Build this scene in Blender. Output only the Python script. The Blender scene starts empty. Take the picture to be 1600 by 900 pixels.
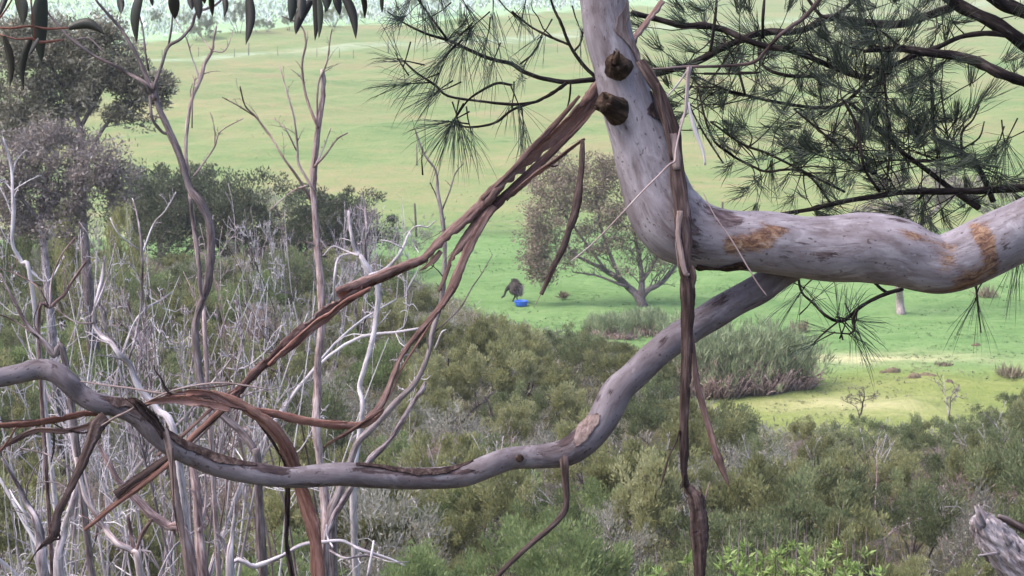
import bpy, math, random
import numpy as np
from mathutils import Vector

# ------------------------------------------------------------------ camera, sky, sun, exposure
scene = bpy.context.scene
COL = scene.collection
F = 2617.0                                   # focal length in pixels of the 1600 px wide photograph
CAM = np.array([0.0, 0.0, 14.0])
PITCH = math.radians(-8.8)
FWD = np.array([0, math.cos(PITCH), math.sin(PITCH)])
UPV = np.array([0, -math.sin(PITCH), math.cos(PITCH)])
RGT = np.array([1.0, 0, 0])
cd = bpy.data.cameras.new('camera')
cam = bpy.data.objects.new('camera', cd)
COL.objects.link(cam)
cd.sensor_width = 36
cd.lens = F * 36 / 1600
cd.clip_start = 0.05
cd.clip_end = 5000
cam.location = CAM
cam.rotation_euler = (math.radians(90) + PITCH, 0, 0)
cd.dof.use_dof = True
cd.dof.focus_distance = 7.5
cd.dof.aperture_fstop = 13
scene.camera = cam

SUN_EL, SUN_AZ = math.radians(58), math.radians(-98)   # azimuth from +Y, clockwise: high on the left
world = bpy.data.worlds.new('World')
scene.world = world
world.use_nodes = True
wn = world.node_tree
bg = wn.nodes['Background']
sky = wn.nodes.new('ShaderNodeTexSky')
sky.sky_type = 'NISHITA'
sky.sun_disc = False
sky.sun_elevation = SUN_EL
sky.sun_rotation = SUN_AZ
sky.dust_density = 4.0
sky.air_density = 1.0
sky.ozone_density = 1.0
wn.links.new(sky.outputs[0], bg.inputs[0])
bg.inputs[1].default_value = 0.15
sl = bpy.data.lights.new('sun', 'SUN')
sl.energy = 1.1
sl.angle = math.radians(50)
sl.color = (1.0, 0.95, 0.88)
so = bpy.data.objects.new('sun', sl)
COL.objects.link(so)
sd = Vector((math.sin(SUN_AZ) * math.cos(SUN_EL), math.cos(SUN_AZ) * math.cos(SUN_EL), math.sin(SUN_EL)))
so.rotation_euler = sd.to_track_quat('Z', 'Y').to_euler()
scene.view_settings.view_transform = 'Standard'
scene.view_settings.look = 'None'
scene.view_settings.gamma = 1
scene.view_settings.exposure = 1.55
scene.cycles.max_bounces = 6
scene.cycles.diffuse_bounces = 4
scene.cycles.transparent_max_bounces = 4

# ------------------------------------------------------------------ helpers
R = random.Random(5)
NR = np.random.default_rng(5)


def P(px, py, d):
    return CAM + RGT * ((px - 800) / F * d) + UPV * ((450 - py) / F * d) + FWD * d


def project(p):
    v = np.asarray(p, float) - CAM
    d = v @ FWD
    return 800 + F * (v @ RGT) / d, 450 - F * (v @ UPV) / d, d


_hy = np.array([-60, -20, 0, 8, 20, 35, 48, 70, 108, 113, 122, 330, 450, 800, 1600])
_hz = np.array([16, 13.5, 12.2, 8.6, 3.9, 0.9, 0.1, 0, 0, 0.1, 0.5, 12.1, 19.5, 52, 105])


def height(x, y):
    x = np.asarray(x, float)
    y = np.asarray(y, float)
    z = np.interp(y, _hy, _hz)
    amp = np.clip((y - 30) / 30, 0, 1) * 0.10 + np.clip((y - 110) / 100, 0, 1) * 0.45
    z = z + amp * (np.sin(x * .21 + 1.3) * np.sin(y * .17 + .4) * .6 + np.sin(x * .07 + y * .05) * .7 + .4 * np.sin(x * .63 - y * .41))
    return z


def G(px, py):
    d0 = P(px, py, 1.0) - CAM
    t = np.linspace(15, 900, 20000)
    pts = CAM + t[:, None] * d0
    below = pts[:, 2] < height(pts[:, 0], pts[:, 1])
    i = int(np.argmax(below))
    return pts[i]


def new_mesh(name, V, quads=None, tris=None, ngons=None, attrs=None, smooth=True):
    me = bpy.data.meshes.new(name)
    V = np.asarray(V, np.float32)
    parts, tot = [], []
    if quads is not None and len(quads):
        q = np.asarray(quads, np.int32)
        parts.append(q.ravel()); tot.append(np.full(len(q), 4, np.int32))
    if tris is not None and len(tris):
        q = np.asarray(tris, np.int32)
        parts.append(q.ravel()); tot.append(np.full(len(q), 3, np.int32))
    for n in ngons or []:
        parts.append(np.asarray(n, np.int32)); tot.append(np.array([len(n)], np.int32))
    L = np.concatenate(parts); T = np.concatenate(tot)
    S = np.concatenate([[0], np.cumsum(T)[:-1]]).astype(np.int32)
    me.vertices.add(len(V)); me.vertices.foreach_set('co', V.ravel())
    me.loops.add(len(L)); me.loops.foreach_set('vertex_index', L)
    me.polygons.add(len(T)); me.polygons.foreach_set('loop_start', S); me.polygons.foreach_set('loop_total', T)
    me.polygons.foreach_set('use_smooth', np.full(len(T), smooth, bool))
    for k, a in (attrs or {}).items():
        a = np.asarray(a, np.float32)
        if a.ndim == 1:
            at = me.attributes.new(k, 'FLOAT', 'POINT'); at.data.foreach_set('value', a)
        else:
            at = me.attributes.new(k, 'FLOAT_VECTOR', 'POINT'); at.data.foreach_set('vector', a.ravel())
    me.update(calc_edges=True)
    me.validate()
    return me


class MB:
    """collects swept pieces and leaf faces and links them as one mesh object"""
    def __init__(s):
        s.V = []; s.Q = []; s.T = []; s.N = []; s.tc = []; s.at = []; s.n = 0

    def add(s, V, quads=None, tris=None, ngons=None, tc=None, at=None):
        V = np.asarray(V, float)
        s.V.append(V)
        if quads is not None and len(quads): s.Q.append(np.asarray(quads) + s.n)
        if tris is not None and len(tris): s.T.append(np.asarray(tris) + s.n)
        for n in ngons or []: s.N.append(np.asarray(n) + s.n)
        s.tc.append(V if tc is None else tc)
        s.at.append(np.zeros(len(V)) if at is None else at)
        s.n += len(V)

    def sweep(s, pts, sec, n0=None, at=None, cap=True):
        """sec: (rings, k, 2) closed cross sections swept along pts"""
        pts = np.asarray(pts, float)
        n = len(pts); k = sec.shape[1]
        T = np.gradient(pts, axis=0)
        T /= np.linalg.norm(T, axis=1)[:, None] + 1e-9
        a = np.array([0.0, -1, 0]) if n0 is None else np.asarray(n0, float)
        if abs(a @ T[0]) > .95: a = np.array([1.0, 0, 0])
        Ns = np.empty((n, 3))
        for i in range(n):
            a = a - T[i] * (a @ T[i]); a /= np.linalg.norm(a) + 1e-9
            Ns[i] = a
        Bs = np.cross(T, Ns)
        V = pts[:, None, :] + sec[:, :, :1] * Ns[:, None, :] + sec[:, :, 1:] * Bs[:, None, :]
        ln = np.concatenate([[0], np.cumsum(np.linalg.norm(np.diff(pts, axis=0), axis=1))])
        tc = np.dstack([sec[:, :, 0], sec[:, :, 1], np.repeat(ln[:, None], k, 1)]) + np.array([s.n * .0137, s.n * .0071, s.n * .0113])
        i = np.arange(n - 1)[:, None] * k; j = np.arange(k)[None]; j2 = (j + 1) % k
        q = np.stack([i + j, i + j2, i + k + j2, i + k + j], -1).reshape(-1, 4)
        ng = [np.arange(k)[::-1], np.arange(k) + (n - 1) * k] if cap else []
        s.add(V.reshape(-1, 3), q, None, ng, tc.reshape(-1, 3), None if at is None else np.repeat(at, k))
        return V

    def tube(s, pts, rad, k=6, rough=0.0, seed=0, flat=1.0, at=None, n0=None):
        pts = np.asarray(pts, float); rad = np.asarray(rad, float)
        th = np.arange(k) / k * 2 * math.pi
        r = np.repeat(rad[:, None], k, 1)
        if rough:
            rr = np.random.default_rng(seed)
            ln = np.concatenate([[0], np.cumsum(np.linalg.norm(np.diff(pts, axis=0), axis=1))])[:, None]
            m = rad.mean() * 2
            d = np.zeros_like(r)
            for w in range(7):
                d += np.sin(ln / m * rr.uniform(.5, 3.2) + rr.integers(1, 5) * th[None] + rr.uniform(0, 6.3)) * rr.uniform(.3, 1)
            r = r * (1 + rough * d / 2.2)
        sec = np.dstack([np.cos(th)[None] * r, np.sin(th)[None] * r * flat])
        return s.sweep(pts, sec, n0, at)

    def leaves(s, c, a, w, ln, wd, rnd):
        """diamond leaf faces: centre base c, axis a, width direction w"""
        c = np.asarray(c); n = len(c)
        ln = np.broadcast_to(ln, n)[:, None]; wd = np.broadcast_to(wd, n)[:, None]
        V = np.stack([c, c + a * ln * .45 + w * wd * .5, c + a * ln, c + a * ln * .45 - w * wd * .5], 1).reshape(-1, 3)
        q = np.arange(n * 4).reshape(-1, 4)
        s.add(V, q, at=np.repeat(rnd, 4))

    def mesh(s, name, origin=None, smooth=True):
        V = np.concatenate(s.V)
        if origin is not None: V = V - np.asarray(origin)
        return new_mesh(name, V, np.concatenate(s.Q) if s.Q else None, np.concatenate(s.T) if s.T else None, s.N,
                        {'tc': np.concatenate(s.tc), 'rnd': np.concatenate(s.at)}, smooth)

    def build(s, name, mat, parent=None, smooth=True):
        org = np.array(parent.matrix_world.translation) if parent is not None else None
        if parent is not None: org = np.array(parent['_o'])
        me = s.mesh(name, org, smooth)
        me.materials.append(mat)
        o = bpy.data.objects.new(name, me)
        COL.objects.link(o)
        if parent is not None:
            o.parent = parent
            if name in ('branches', 'twigs', 'crown', 'blades', 'needles', 'plumage', 'leaves', 'stem'): o['kind'] = 'stuff'
        return o


def tag(o, label=None, cat=None, group=None, kind=None):
    if label: o['label'] = label
    if cat: o['category'] = cat
    if group: o['group'] = group
    if kind: o['kind'] = kind
    return o


def thing(name, label, cat, loc, group=None):
    o = bpy.data.objects.new(name, None)
    COL.objects.link(o)
    o.location = [float(v) for v in loc]
    o['_o'] = [float(v) for v in loc]
    o.empty_display_size = .2
    return tag(o, label, cat, group)


def spline(pts, sub=6):
    """Catmull-Rom through rows of pts (any width)"""
    p = np.asarray(pts, float)
    if len(p) < 3 or sub <= 1:
        if len(p) == 2:
            t = np.linspace(0, 1, sub + 1)[:, None]
            return p[0] * (1 - t) + p[1] * t
        return p
    e = np.vstack([2 * p[0] - p[1], p, 2 * p[-1] - p[-2]])
    out = []
    t = (np.arange(sub) / sub)[:, None]
    for i in range(1, len(e) - 2):
        a, b, c, d = e[i - 1], e[i], e[i + 1], e[i + 2]
        out.append(.5 * (2 * b + (c - a) * t + (2 * a - 5 * b + 4 * c - d) * t * t + (3 * b - a - 3 * c + d) * t ** 3))
    out.append(p[-1][None])
    return np.vstack(out)


def trace(pts, d, sub=5, wob=0.0, seed=1):
    """pixel rows (x, y, width px[, depth]) -> world points and radii"""
    rr = np.random.default_rng(seed)
    rows = []
    for i, r in enumerate(pts):
        dd = r[3] if len(r) > 3 else d
        dd = dd + wob * rr.normal()
        p = P(r[0], r[1], dd)
        rows.append([*p, r[2] / 2 * dd / F])
    s = spline(rows, sub)
    return s[:, :3], np.maximum(s[:, 3], 0.0008)


def unit(v):
    v = np.asarray(v, float)
    return v / (np.linalg.norm(v, axis=-1, keepdims=True) + 1e-9)


def wander(p0, d0, length, n, rr, curl=.25, up=0.0):
    p = np.array(p0, float); d = unit(d0); out = [p.copy()]
    c = rr.normal(size=3) * curl
    for i in range(n):
        d = unit(d + c / n * 1.5 + rr.normal(size=3) * curl * .5 / n ** .5 + np.array([0, 0, up / n]))
        p = p + d * length / n
        out.append(p.copy())
    return np.array(out)


def twigs(rr, poly, rad, out, level, n, ratio=.55, curl=.6, up=.4, ang=.8, start=.25, plane=None, minr=.0015):
    """recursive side branches off a polyline; appends (pts, radii)"""
    L = np.linalg.norm(np.diff(poly, axis=0), axis=1).sum()
    for _ in range(n):
        f = start + (1 - start) * rr.random() ** .8
        i = min(int(f * (len(poly) - 1)), len(poly) - 2)
        t = unit(poly[i + 1] - poly[i])
        s = rr.normal(size=3)
        if plane is not None: s = s * plane
        s = unit(s - t * (s @ t))
        d = unit(t * math.cos(ang) + s * math.sin(ang) * rr.uniform(.6, 1.3) + np.array([0, 0, up * .5]))
        l = L * ratio * rr.uniform(.45, 1.1) * (1.15 - f * .6)
        r0 = max(rad[i] * rr.uniform(.5, .75), minr)
        q = wander(poly[i], d, l, 6 if level > 1 else 5, rr, curl, up)
        rd = np.linspace(r0, max(r0 * .35, minr * .7), len(q))
        out.append((q, rd))
        if level > 1:
            twigs(rr, q, rd, out, level - 1, max(2, int(n * .75)), ratio, curl, up, ang, .2, plane, minr)


def grow(skel, targets, base, rr, sag=.1, r0=.02, r1=.006):
    """joins every target to the nearest lower part of the skeleton; returns polylines"""
    nodes = np.vstack([p for p, _ in skel]); nr = np.concatenate([r for _, r in skel])
    out = []
    order = np.argsort(np.linalg.norm(targets - base, axis=1))
    for i in order:
        t = targets[i]
        v = t - nodes
        cost = np.linalg.norm(v, axis=1) + np.clip(-v[:, 2], 0, None) * .8
        j = int(np.argmin(cost)); a = nodes[j]
        l = np.linalg.norm(t - a)
        mid = (a + t) / 2 + rr.normal(size=3) * l * .12 + np.array([0, 0, sag * l])
        q = spline([a, a * .62 + mid * .38 + rr.normal(size=3) * l * .03, mid, t], 2)
        rs = min(nr[j] * .8, r0 + l * .008)
        rd = np.linspace(rs, r1, len(q))
        out.append((q, rd))
        nodes = np.vstack([nodes, q[2:]]); nr = np.concatenate([nr, rd[2:]])
    return out


# ------------------------------------------------------------------ materials
def nt(name, rough=.8, spec=.2):
    m = bpy.data.materials.new(name)
    m.use_nodes = True
    b = m.node_tree.nodes['Principled BSDF']
    b.inputs['Roughness'].default_value = rough
    b.inputs['Specular IOR Level'].default_value = spec
    return m, m.node_tree, b


def node(t, typ, **kw):
    n = t.nodes.new(typ)
    for k, v in kw.items():
        if isinstance(k, str) and hasattr(n, k): setattr(n, k, v)
        else: n.inputs[k].default_value = v
    return n


def ramp(t, fac, stops, interp='LINEAR'):
    r = t.nodes.new('ShaderNodeValToRGB')
    e = r.color_ramp.elements
    r.color_ramp.interpolation = interp
    while len(e) < len(stops): e.new(.5)
    for i, (p, c) in enumerate(stops):
        e[i].position = p
        e[i].color = (*c, 1) if len(c) == 3 else c
    t.links.new(fac, r.inputs[0])
    return r.outputs[0]


def noise(t, vec, scale, detail=4, rough=.55, dist=0.0):
    n = t.nodes.new('ShaderNodeTexNoise')
    n.inputs['Scale'].default_value = scale
    n.inputs['Detail'].default_value = detail
    n.inputs['Roughness'].default_value = rough
    n.inputs['Distortion'].default_value = dist
    if vec is not None: t.links.new(vec, n.inputs['Vector'])
    return n.outputs['Fac']


def mapping(t, vec, scale):
    m = t.nodes.new('ShaderNodeMapping')
    m.inputs['Scale'].default_value = scale
    t.links.new(vec, m.inputs['Vector'])
    return m.outputs[0]


def attr(t, name, vec=False):
    a = t.nodes.new('ShaderNodeAttribute')
    a.attribute_name = name
    return a.outputs['Vector'] if vec else a.outputs['Fac']


def mix(t, fac, a, b, mode='MIX'):
    m = t.nodes.new('ShaderNodeMix')
    m.data_type = 'RGBA'; m.blend_type = mode
    for sock, v in ((m.inputs[0], fac), (m.inputs[6], a), (m.inputs[7], b)):
        if isinstance(v, (int, float)): sock.default_value = v
        elif isinstance(v, tuple): sock.default_value = (*v, 1) if len(v) == 3 else v
        else: t.links.new(v, sock)
    return m.outputs[2]


def math_(t, op, a, b=0.0, clamp=False):
    m = t.nodes.new('ShaderNodeMath')
    m.operation = op; m.use_clamp = clamp
    for sock, v in ((m.inputs[0], a), (m.inputs[1], b)):
        if isinstance(v, (int, float)): sock.default_value = v
        else: t.links.new(v, sock)
    return m.outputs[0]


def bump(t, b, h, strength, dist=.01):
    n = t.nodes.new('ShaderNodeBump')
    n.inputs['Strength'].default_value = strength
    n.inputs['Distance'].default_value = dist
    t.links.new(h, n.inputs['Height'])
    t.links.new(n.outputs[0], b.inputs['Normal'])


def bark_mat(name, stops, streak=(14, 14, 2.5), fine=60, bumps=.5, bdist=.004, rough=.75, objrand=0.0, inner=None):
    m, t, b = nt(name, max(rough, .8), .04)
    tc = attr(t, 'tc', True)
    n1 = noise(t, mapping(t, tc, streak), 1.0, 6, .62, .4)
    n2 = noise(t, mapping(t, tc, (fine, fine, fine * .12)), 1.0, 3, .6)
    v = math_(t, 'ADD', math_(t, 'MULTIPLY', n1, .68), math_(t, 'MULTIPLY', n2, .32))
    if objrand:
        oi = t.nodes.new('ShaderNodeObjectInfo')
        v = math_(t, 'ADD', v, math_(t, 'MULTIPLY', math_(t, 'SUBTRACT', oi.outputs['Random'], .5), objrand))
    c = ramp(t, v, stops)
    if inner: c = mix(t, attr(t, 'rnd'), c, ramp(t, v, inner))
    t.links.new(c, b.inputs['Base Color'])
    bump(t, b, v, bumps, bdist)
    return m


def gum_bark(name='gum_bark', k=1.0):
    """smooth lavender grey bark: mottled, with darker shreds ('rnd' < 0 -> dark plate, > 0 -> orange scar)"""
    m, t, b = nt(name, .7, .12)
    tc = attr(t, 'tc', True)
    s = attr(t, 'rnd')
    broad = noise(t, mapping(t, tc, (9, 9, 4)), 1, 5, .6, .8)
    mott = noise(t, mapping(t, tc, (34, 34, 11)), 1, 6, .7, .4)
    v = math_(t, 'ADD', math_(t, 'MULTIPLY', broad, .62), math_(t, 'MULTIPLY', mott, .38))
    base = ramp(t, v, [(.34, (.095, .073, .080)), (.43, (.148, .124, .138)), (.51, (.196, .172, .196)), (.60, (.245, .220, .248)), (.70, (.31, .285, .315))])
    st = noise(t, mapping(t, tc, (22, 22, 3.2)), 1, 7, .72, 1.0)
    spots = ramp(t, st, [(.545, (0, 0, 0)), (.60, (1, 1, 1))])
    base = mix(t, math_(t, 'MULTIPLY', spots, .30), base, (.11, .075, .08))
    hair = noise(t, mapping(t, tc, (90, 90, 7)), 1, 4, .7, .5)
    base = mix(t, math_(t, 'MULTIPLY', ramp(t, hair, [(.56, (0, 0, 0)), (.64, (1, 1, 1))]), .16), base, (.12, .085, .09))
    pale = noise(t, mapping(t, tc, (14, 14, 7)), 1, 5, .65, .7)
    base = mix(t, math_(t, 'MULTIPLY', ramp(t, pale, [(.56, (0, 0, 0)), (.64, (1, 1, 1))]), .5), base, (.335, .308, .34))
    pit = noise(t, mapping(t, tc, (70, 70, 45)), 1, 2, .5)
    base = mix(t, math_(t, 'MULTIPLY', ramp(t, pit, [(.66, (0, 0, 0)), (.70, (1, 1, 1))]), .7), base, (.05, .032, .032))
    edge = noise(t, mapping(t, tc, (42, 42, 9)), 1, 6, .78, 1.2)
    e2 = math_(t, 'MULTIPLY', math_(t, 'SUBTRACT', edge, .5), 2.6)
    dkm = ramp(t, math_(t, 'ADD', math_(t, 'MULTIPLY', s, -1.0), e2), [(.50, (0, 0, 0)), (.66, (1, 1, 1))])
    dkc = ramp(t, mott, [(.35, (.022, .014, .015)), (.5, (.065, .042, .045)), (.65, (.15, .11, .12))])
    dkm = math_(t, 'MULTIPLY', dkm, .93)
    base = mix(t, dkm, base, dkc)
    om = ramp(t, math_(t, 'ADD', s, math_(t, 'MULTIPLY', e2, .8)), [(.38, (0, 0, 0)), (.85, (1, 1, 1))])
    ocol = ramp(t, noise(t, mapping(t, tc, (40, 40, 22)), 1, 6, .75, .8),
                [(.36, (.03, .014, .011)), (.44, (.085, .042, .028)), (.51, (.165, .085, .05)), (.58, (.235, .145, .092)), (.67, (.29, .235, .215))])
    base = mix(t, math_(t, 'MULTIPLY', om, .92), base, ocol)
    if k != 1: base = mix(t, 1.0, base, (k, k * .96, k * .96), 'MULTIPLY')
    t.links.new(base, b.inputs['Base Color'])
    h = math_(t, 'ADD', math_(t, 'MULTIPLY', mott, .5), math_(t, 'MULTIPLY', math_(t, 'SUBTRACT', 1, spots), .3))
    h = math_(t, 'ADD', h, math_(t, 'MULTIPLY', dkm, .5))
    h = math_(t, 'ADD', h, math_(t, 'MULTIPLY', hair, .3))
    bump(t, b, h, .7, .006)
    return m


def leaf_mat(name, stops, trans=.25, objrand=.35, rough=.55, shift=None):
    """leaf colour from a per-leaf random value and a per-plant shift"""
    m, t, b = nt(name, rough, .25)
    v = attr(t, 'rnd')
    oi = t.nodes.new('ShaderNodeObjectInfo')
    v = math_(t, 'ADD', v, math_(t, 'MULTIPLY', math_(t, 'SUBTRACT', oi.outputs['Random'], .5), objrand), True)
    c = ramp(t, v, stops)
    t.links.new(c, b.inputs['Base Color'])
    tr = t.nodes.new('ShaderNodeBsdfTranslucent')
    t.links.new(c, tr.inputs['Color'])
    ms = t.nodes.new('ShaderNodeMixShader')
    ms.inputs[0].default_value = trans
    t.links.new(b.outputs[0], ms.inputs[1]); t.links.new(tr.outputs[0], ms.inputs[2])
    t.links.new(ms.outputs[0], t.nodes['Material Output'].inputs['Surface'])
    return m


def plain(name, col, rough=.6, var=.25, scale=20, spec=.3):
    m, t, b = nt(name, rough, spec)
    g = t.nodes.new('ShaderNodeTexCoord')
    n = noise(t, g.outputs['Object'], scale, 4, .6)
    c = ramp(t, n, [(.3, tuple(x * (1 - var) for x in col)), (.7, tuple(min(1, x * (1 + var)) for x in col))])
    t.links.new(c, b.inputs['Base Color'])
    bump(t, b, n, .3, .005)
    return m


M = {}
M['gum'] = gum_bark()
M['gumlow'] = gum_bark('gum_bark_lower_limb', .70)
INNER = [(.34, (.13, .062, .052)), (.5, (.27, .15, .13)), (.66, (.42, .29, .27))]
M['strip'] = bark_mat('peeled_bark', [(.32, (.030, .017, .016)), (.44, (.085, .050, .046)), (.54, (.145, .092, .086)), (.64, (.22, .155, .15)), (.74, (.32, .25, .25))], (60, 60, 3), 140, .6, .003, .6, .12, INNER)
M['strip_red'] = bark_mat('peeled_bark_red', [(.32, (.045, .020, .017)), (.44, (.125, .060, .050)), (.54, (.20, .108, .092)), (.64, (.28, .175, .155)), (.75, (.37, .27, .26))], (60, 60, 3), 140, .6, .003, .6, .1, INNER)
M['strip_dark'] = bark_mat('peeled_bark_dark', [(.34, (.012, .008, .008)), (.48, (.042, .028, .027)), (.58, (.085, .060, .058)), (.70, (.17, .13, .13))], (50, 50, 5), 120, .7, .004, .7, .1)
M['strip_grey'] = bark_mat('peeled_bark_grey', [(.32, (.08, .055, .05)), (.5, (.19, .14, .135)), (.7, (.33, .27, .27))], (50, 50, 5), 120, .6, .004, .7, .1)
M['stub'] = bark_mat('broken_stub_wood', [(.35, (.012, .008, .007)), (.52, (.04, .026, .02)), (.68, (.12, .085, .065))], (40, 40, 12), 90, .9, .006, .8)
M['dead'] = bark_mat('dead_wood_pale', [(0.34, (0.081, 0.059, 0.063)), (0.43, (0.215, 0.177, 0.194)), (0.52, (0.377, 0.334, 0.36)), (0.62, (0.516, 0.473, 0.505)), (0.72, (0.666, 0.634, 0.666))], (34, 34, 4), 90, .8, .004, .85, .22)
M['dead_dark'] = bark_mat('dead_wood_dark', [(.36, (.022, .015, .015)), (.46, (.07, .05, .05)), (.56, (.145, .115, .118)), (.68, (.27, .23, .24))], (34, 34, 4), 90, .8, .004, .85, .2)
M['dead_pink'] = bark_mat('dead_wood_pinkish', [(.34, (.06, .038, .038)), (.44, (.165, .11, .11)), (.53, (.28, .205, .205)), (.62, (.40, .33, .335)), (.72, (.53, .47, .48))], (34, 34, 4), 90, .8, .004, .85, .2)
M['sapling'] = bark_mat('sapling_bark', [(.34, (.035, .024, .025)), (.44, (.095, .072, .075)), (.53, (.155, .125, .13)), (.63, (.235, .20, .21)), (.73, (.36, .32, .34))], (32, 32, 4), 90, .7, .004, .7)
M['sheoak'] = bark_mat('sheoak_bark', [(.36, (.008, .006, .006)), (.53, (.026, .020, .020)), (.63, (.055, .046, .047)), (.71, (.27, .25, .25))], (60, 60, 16), 130, .8, .004, .85)
M['twig'] = plain('red_twig', (.16, .06, .045), .6, .3)
M['needle'] = leaf_mat('sheoak_needles', [(0, (.020, .026, .020)), (.5, (.042, .055, .043)), (1, (.085, .10, .082))], .1, 0)
M['gumleaf'] = leaf_mat('gum_leaf', [(0, (0.013, 0.011, 0.01)), (0.5, (0.027, 0.025, 0.022)), (1, (0.06, 0.072, 0.06))], .18, .9, .45)
OLIVE = [(0, (.135, .138, .062)), (.35, (.24, .243, .108)), (.7, (.305, .305, .15)), (1, (.37, .36, .20))]
M['olive'] = leaf_mat('olive_bush_leaves', OLIVE, .5, .5)
M['dark'] = leaf_mat('dark_shrub_leaves', [(0, (0.085, 0.1, 0.051)), (0.4, (0.156, 0.182, 0.087)), (0.75, (0.248, 0.278, 0.138)), (1, (0.356, 0.374, 0.196))], .5, .35)
M['mound'] = leaf_mat('dense_mound_leaves', [(0, (.032, .040, .022)), (.4, (.066, .078, .040)), (.75, (.11, .125, .068)), (1, (.17, .18, .11))], .25, .35)
M['green'] = leaf_mat('green_shrub_leaves', [(0, (0.1, 0.127, 0.052)), (0.4, (0.168, 0.215, 0.087)), (0.75, (0.247, 0.306, 0.132)), (1, (0.346, 0.394, 0.192))], .5, .3)
M['grey'] = leaf_mat('grey_shrub_leaves', [(0, (0.156, 0.149, 0.122)), (0.4, (0.246, 0.235, 0.193)), (0.75, (0.35, 0.333, 0.28)), (1, (0.467, 0.441, 0.384))], .5, .35)
M['pinkgrey'] = leaf_mat('dry_pinkish_leaves', [(0, (0.171, 0.131, 0.116)), (0.4, (0.263, 0.204, 0.177)), (0.75, (0.367, 0.289, 0.263)), (1, (0.486, 0.394, 0.367))], .5, .35)
M['gumgrey'] = leaf_mat('distant_gum_leaves', [(0, (0.115, 0.108, 0.078)), (0.4, (0.196, 0.184, 0.135)), (0.75, (0.29, 0.27, 0.216)), (1, (0.432, 0.405, 0.351))], .2, .2)
M['mauve'] = leaf_mat('mauve_gum_leaves', [(0, (0.138, 0.114, 0.106)), (0.4, (0.228, 0.192, 0.18)), (0.75, (0.324, 0.282, 0.27)), (1, (0.444, 0.402, 0.39))], .2, .2)
M['lone'] = leaf_mat('lone_tree_leaves', [(0, (0.121, 0.097, 0.072)), (0.4, (0.206, 0.163, 0.122)), (0.75, (0.313, 0.249, 0.196)), (1, (0.442, 0.354, 0.288))], .2, .1)
M['wattle'] = leaf_mat('wattle_leaves', [(0, (0.203, 0.203, 0.081)), (0.5, (0.324, 0.317, 0.135)), (1, (0.486, 0.472, 0.257))], .3, .2)
M['shoot'] = leaf_mat('fresh_shoots', [(0, (0.132, 0.204, 0.054)), (0.5, (0.228, 0.324, 0.096)), (1, (0.408, 0.48, 0.204))], .35, .2)
M['reed'] = leaf_mat('reed_blades', [(0, (0.121, 0.15, 0.081)), (0.5, (0.219, 0.256, 0.147)), (1, (0.358, 0.406, 0.252))], .2, .2)
M['reedstem'] = leaf_mat('dry_reed_stems', [(0, (0.259, 0.18, 0.165)), (0.5, (0.428, 0.308, 0.285)), (1, (0.596, 0.46, 0.427))], .15, .2)
M['crop'] = leaf_mat('pale_crop', [(0, (.22, .27, .20)), (.35, (.36, .42, .36)), (.5, (.60, .64, .62)), (1, (.86, .87, .90))], .25, 0)
M['grass'] = leaf_mat('grass_blades', [(0, (0.082, 0.141, 0.049)), (0.5, (0.121, 0.188, 0.074)), (1, (0.163, 0.221, 0.1))], .2, 0)
M['drygrass'] = leaf_mat('dry_grass_blades', [(0, (0.14, 0.155, 0.076)), (0.5, (0.183, 0.186, 0.099)), (1, (0.217, 0.206, 0.126))], .2, 0)
M['weed'] = leaf_mat('dry_weed', [(0, (.14, .11, .075)), (.5, (.23, .185, .13)), (1, (.33, .28, .21))], .2, .2)
M['post'] = bark_mat('old_fence_wood', [(.35, (.055, .045, .04)), (.55, (.13, .11, .10)), (.72, (.22, .20, .19))], (14, 14, 2), 40, .6, .006, .85)
M['wire'] = plain('fence_wire', (.20, .20, .20), .5, .2)
M['clod'] = plain('bare_soil', (.14, .11, .075), .95, .4, 8, .1)
M['log'] = bark_mat('weathered_wood', [(.34, (.03, .022, .022)), (.45, (.20, .165, .175)), (.58, (.40, .355, .385)), (.72, (.58, .545, .58))], (34, 34, 4), 110, 1.0, .012, .85)

# ------------------------------------------------------------------ the ground: one sheet to beyond the far hill
def axis(*seg):
    out = []
    for a, b, s in seg: out.append(np.arange(a, b, s))
    return np.concatenate(out + [[seg[-1][1]]])


gx = axis((-900, -180, 40), (-180, -60, 6), (-60, 60, 1.0), (60, 180, 6), (180, 900, 40))
gy = axis((-60, 26, 3), (26, 122, .7), (122, 400, 2), (400, 800, 12), (800, 1600, 80))
X, Y = np.meshgrid(gx, gy)
Z = height(X, Y)
rr = np.random.default_rng(9)
lump = np.zeros_like(Z)
for i in range(14):
    fx, fy = rr.uniform(.5, 2.6, 2)
    lump += np.sin(X * fx + rr.uniform(0, 6)) * np.sin(Y * fy + X * rr.uniform(-.3, .3) + rr.uniform(0, 6)) * .035 / math.sqrt(max(fx, fy))
Z = Z + lump * np.clip((Y - 50) / 10, 0, 1) * np.clip((200 - np.abs(X)) / 100, 0, 1)
sm = lambda v, a, b: np.clip((v - a) / (b - a), 0, 1) ** 2 * (3 - 2 * np.clip((v - a) / (b - a), 0, 1))
wob = 1.5 * np.sin(X * .3) + 1.0 * np.sin(X * .83 + 1)
hill = sm(Y + wob * .4, 113.5, 116)
edge_y = 330 + (X + 67) * 1.24 + 3 * np.sin(X * .11)
far = sm(Y, edge_y - 3, edge_y + 3)
ys = 68.5 + .16 * np.clip(X, -40, 40) * 0 + wob * .6
yellow = 1 - sm(Y, ys - 2.0, ys + 2.5)
sand = np.exp(-(((X - 14.0) / 5.5) ** 2 + ((Y - 71.2) / 1.3) ** 2)) + .55 * np.exp(-(((X - 12.5) / 3.5) ** 2 + ((Y - 61.5) / 1.6) ** 2))
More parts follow.
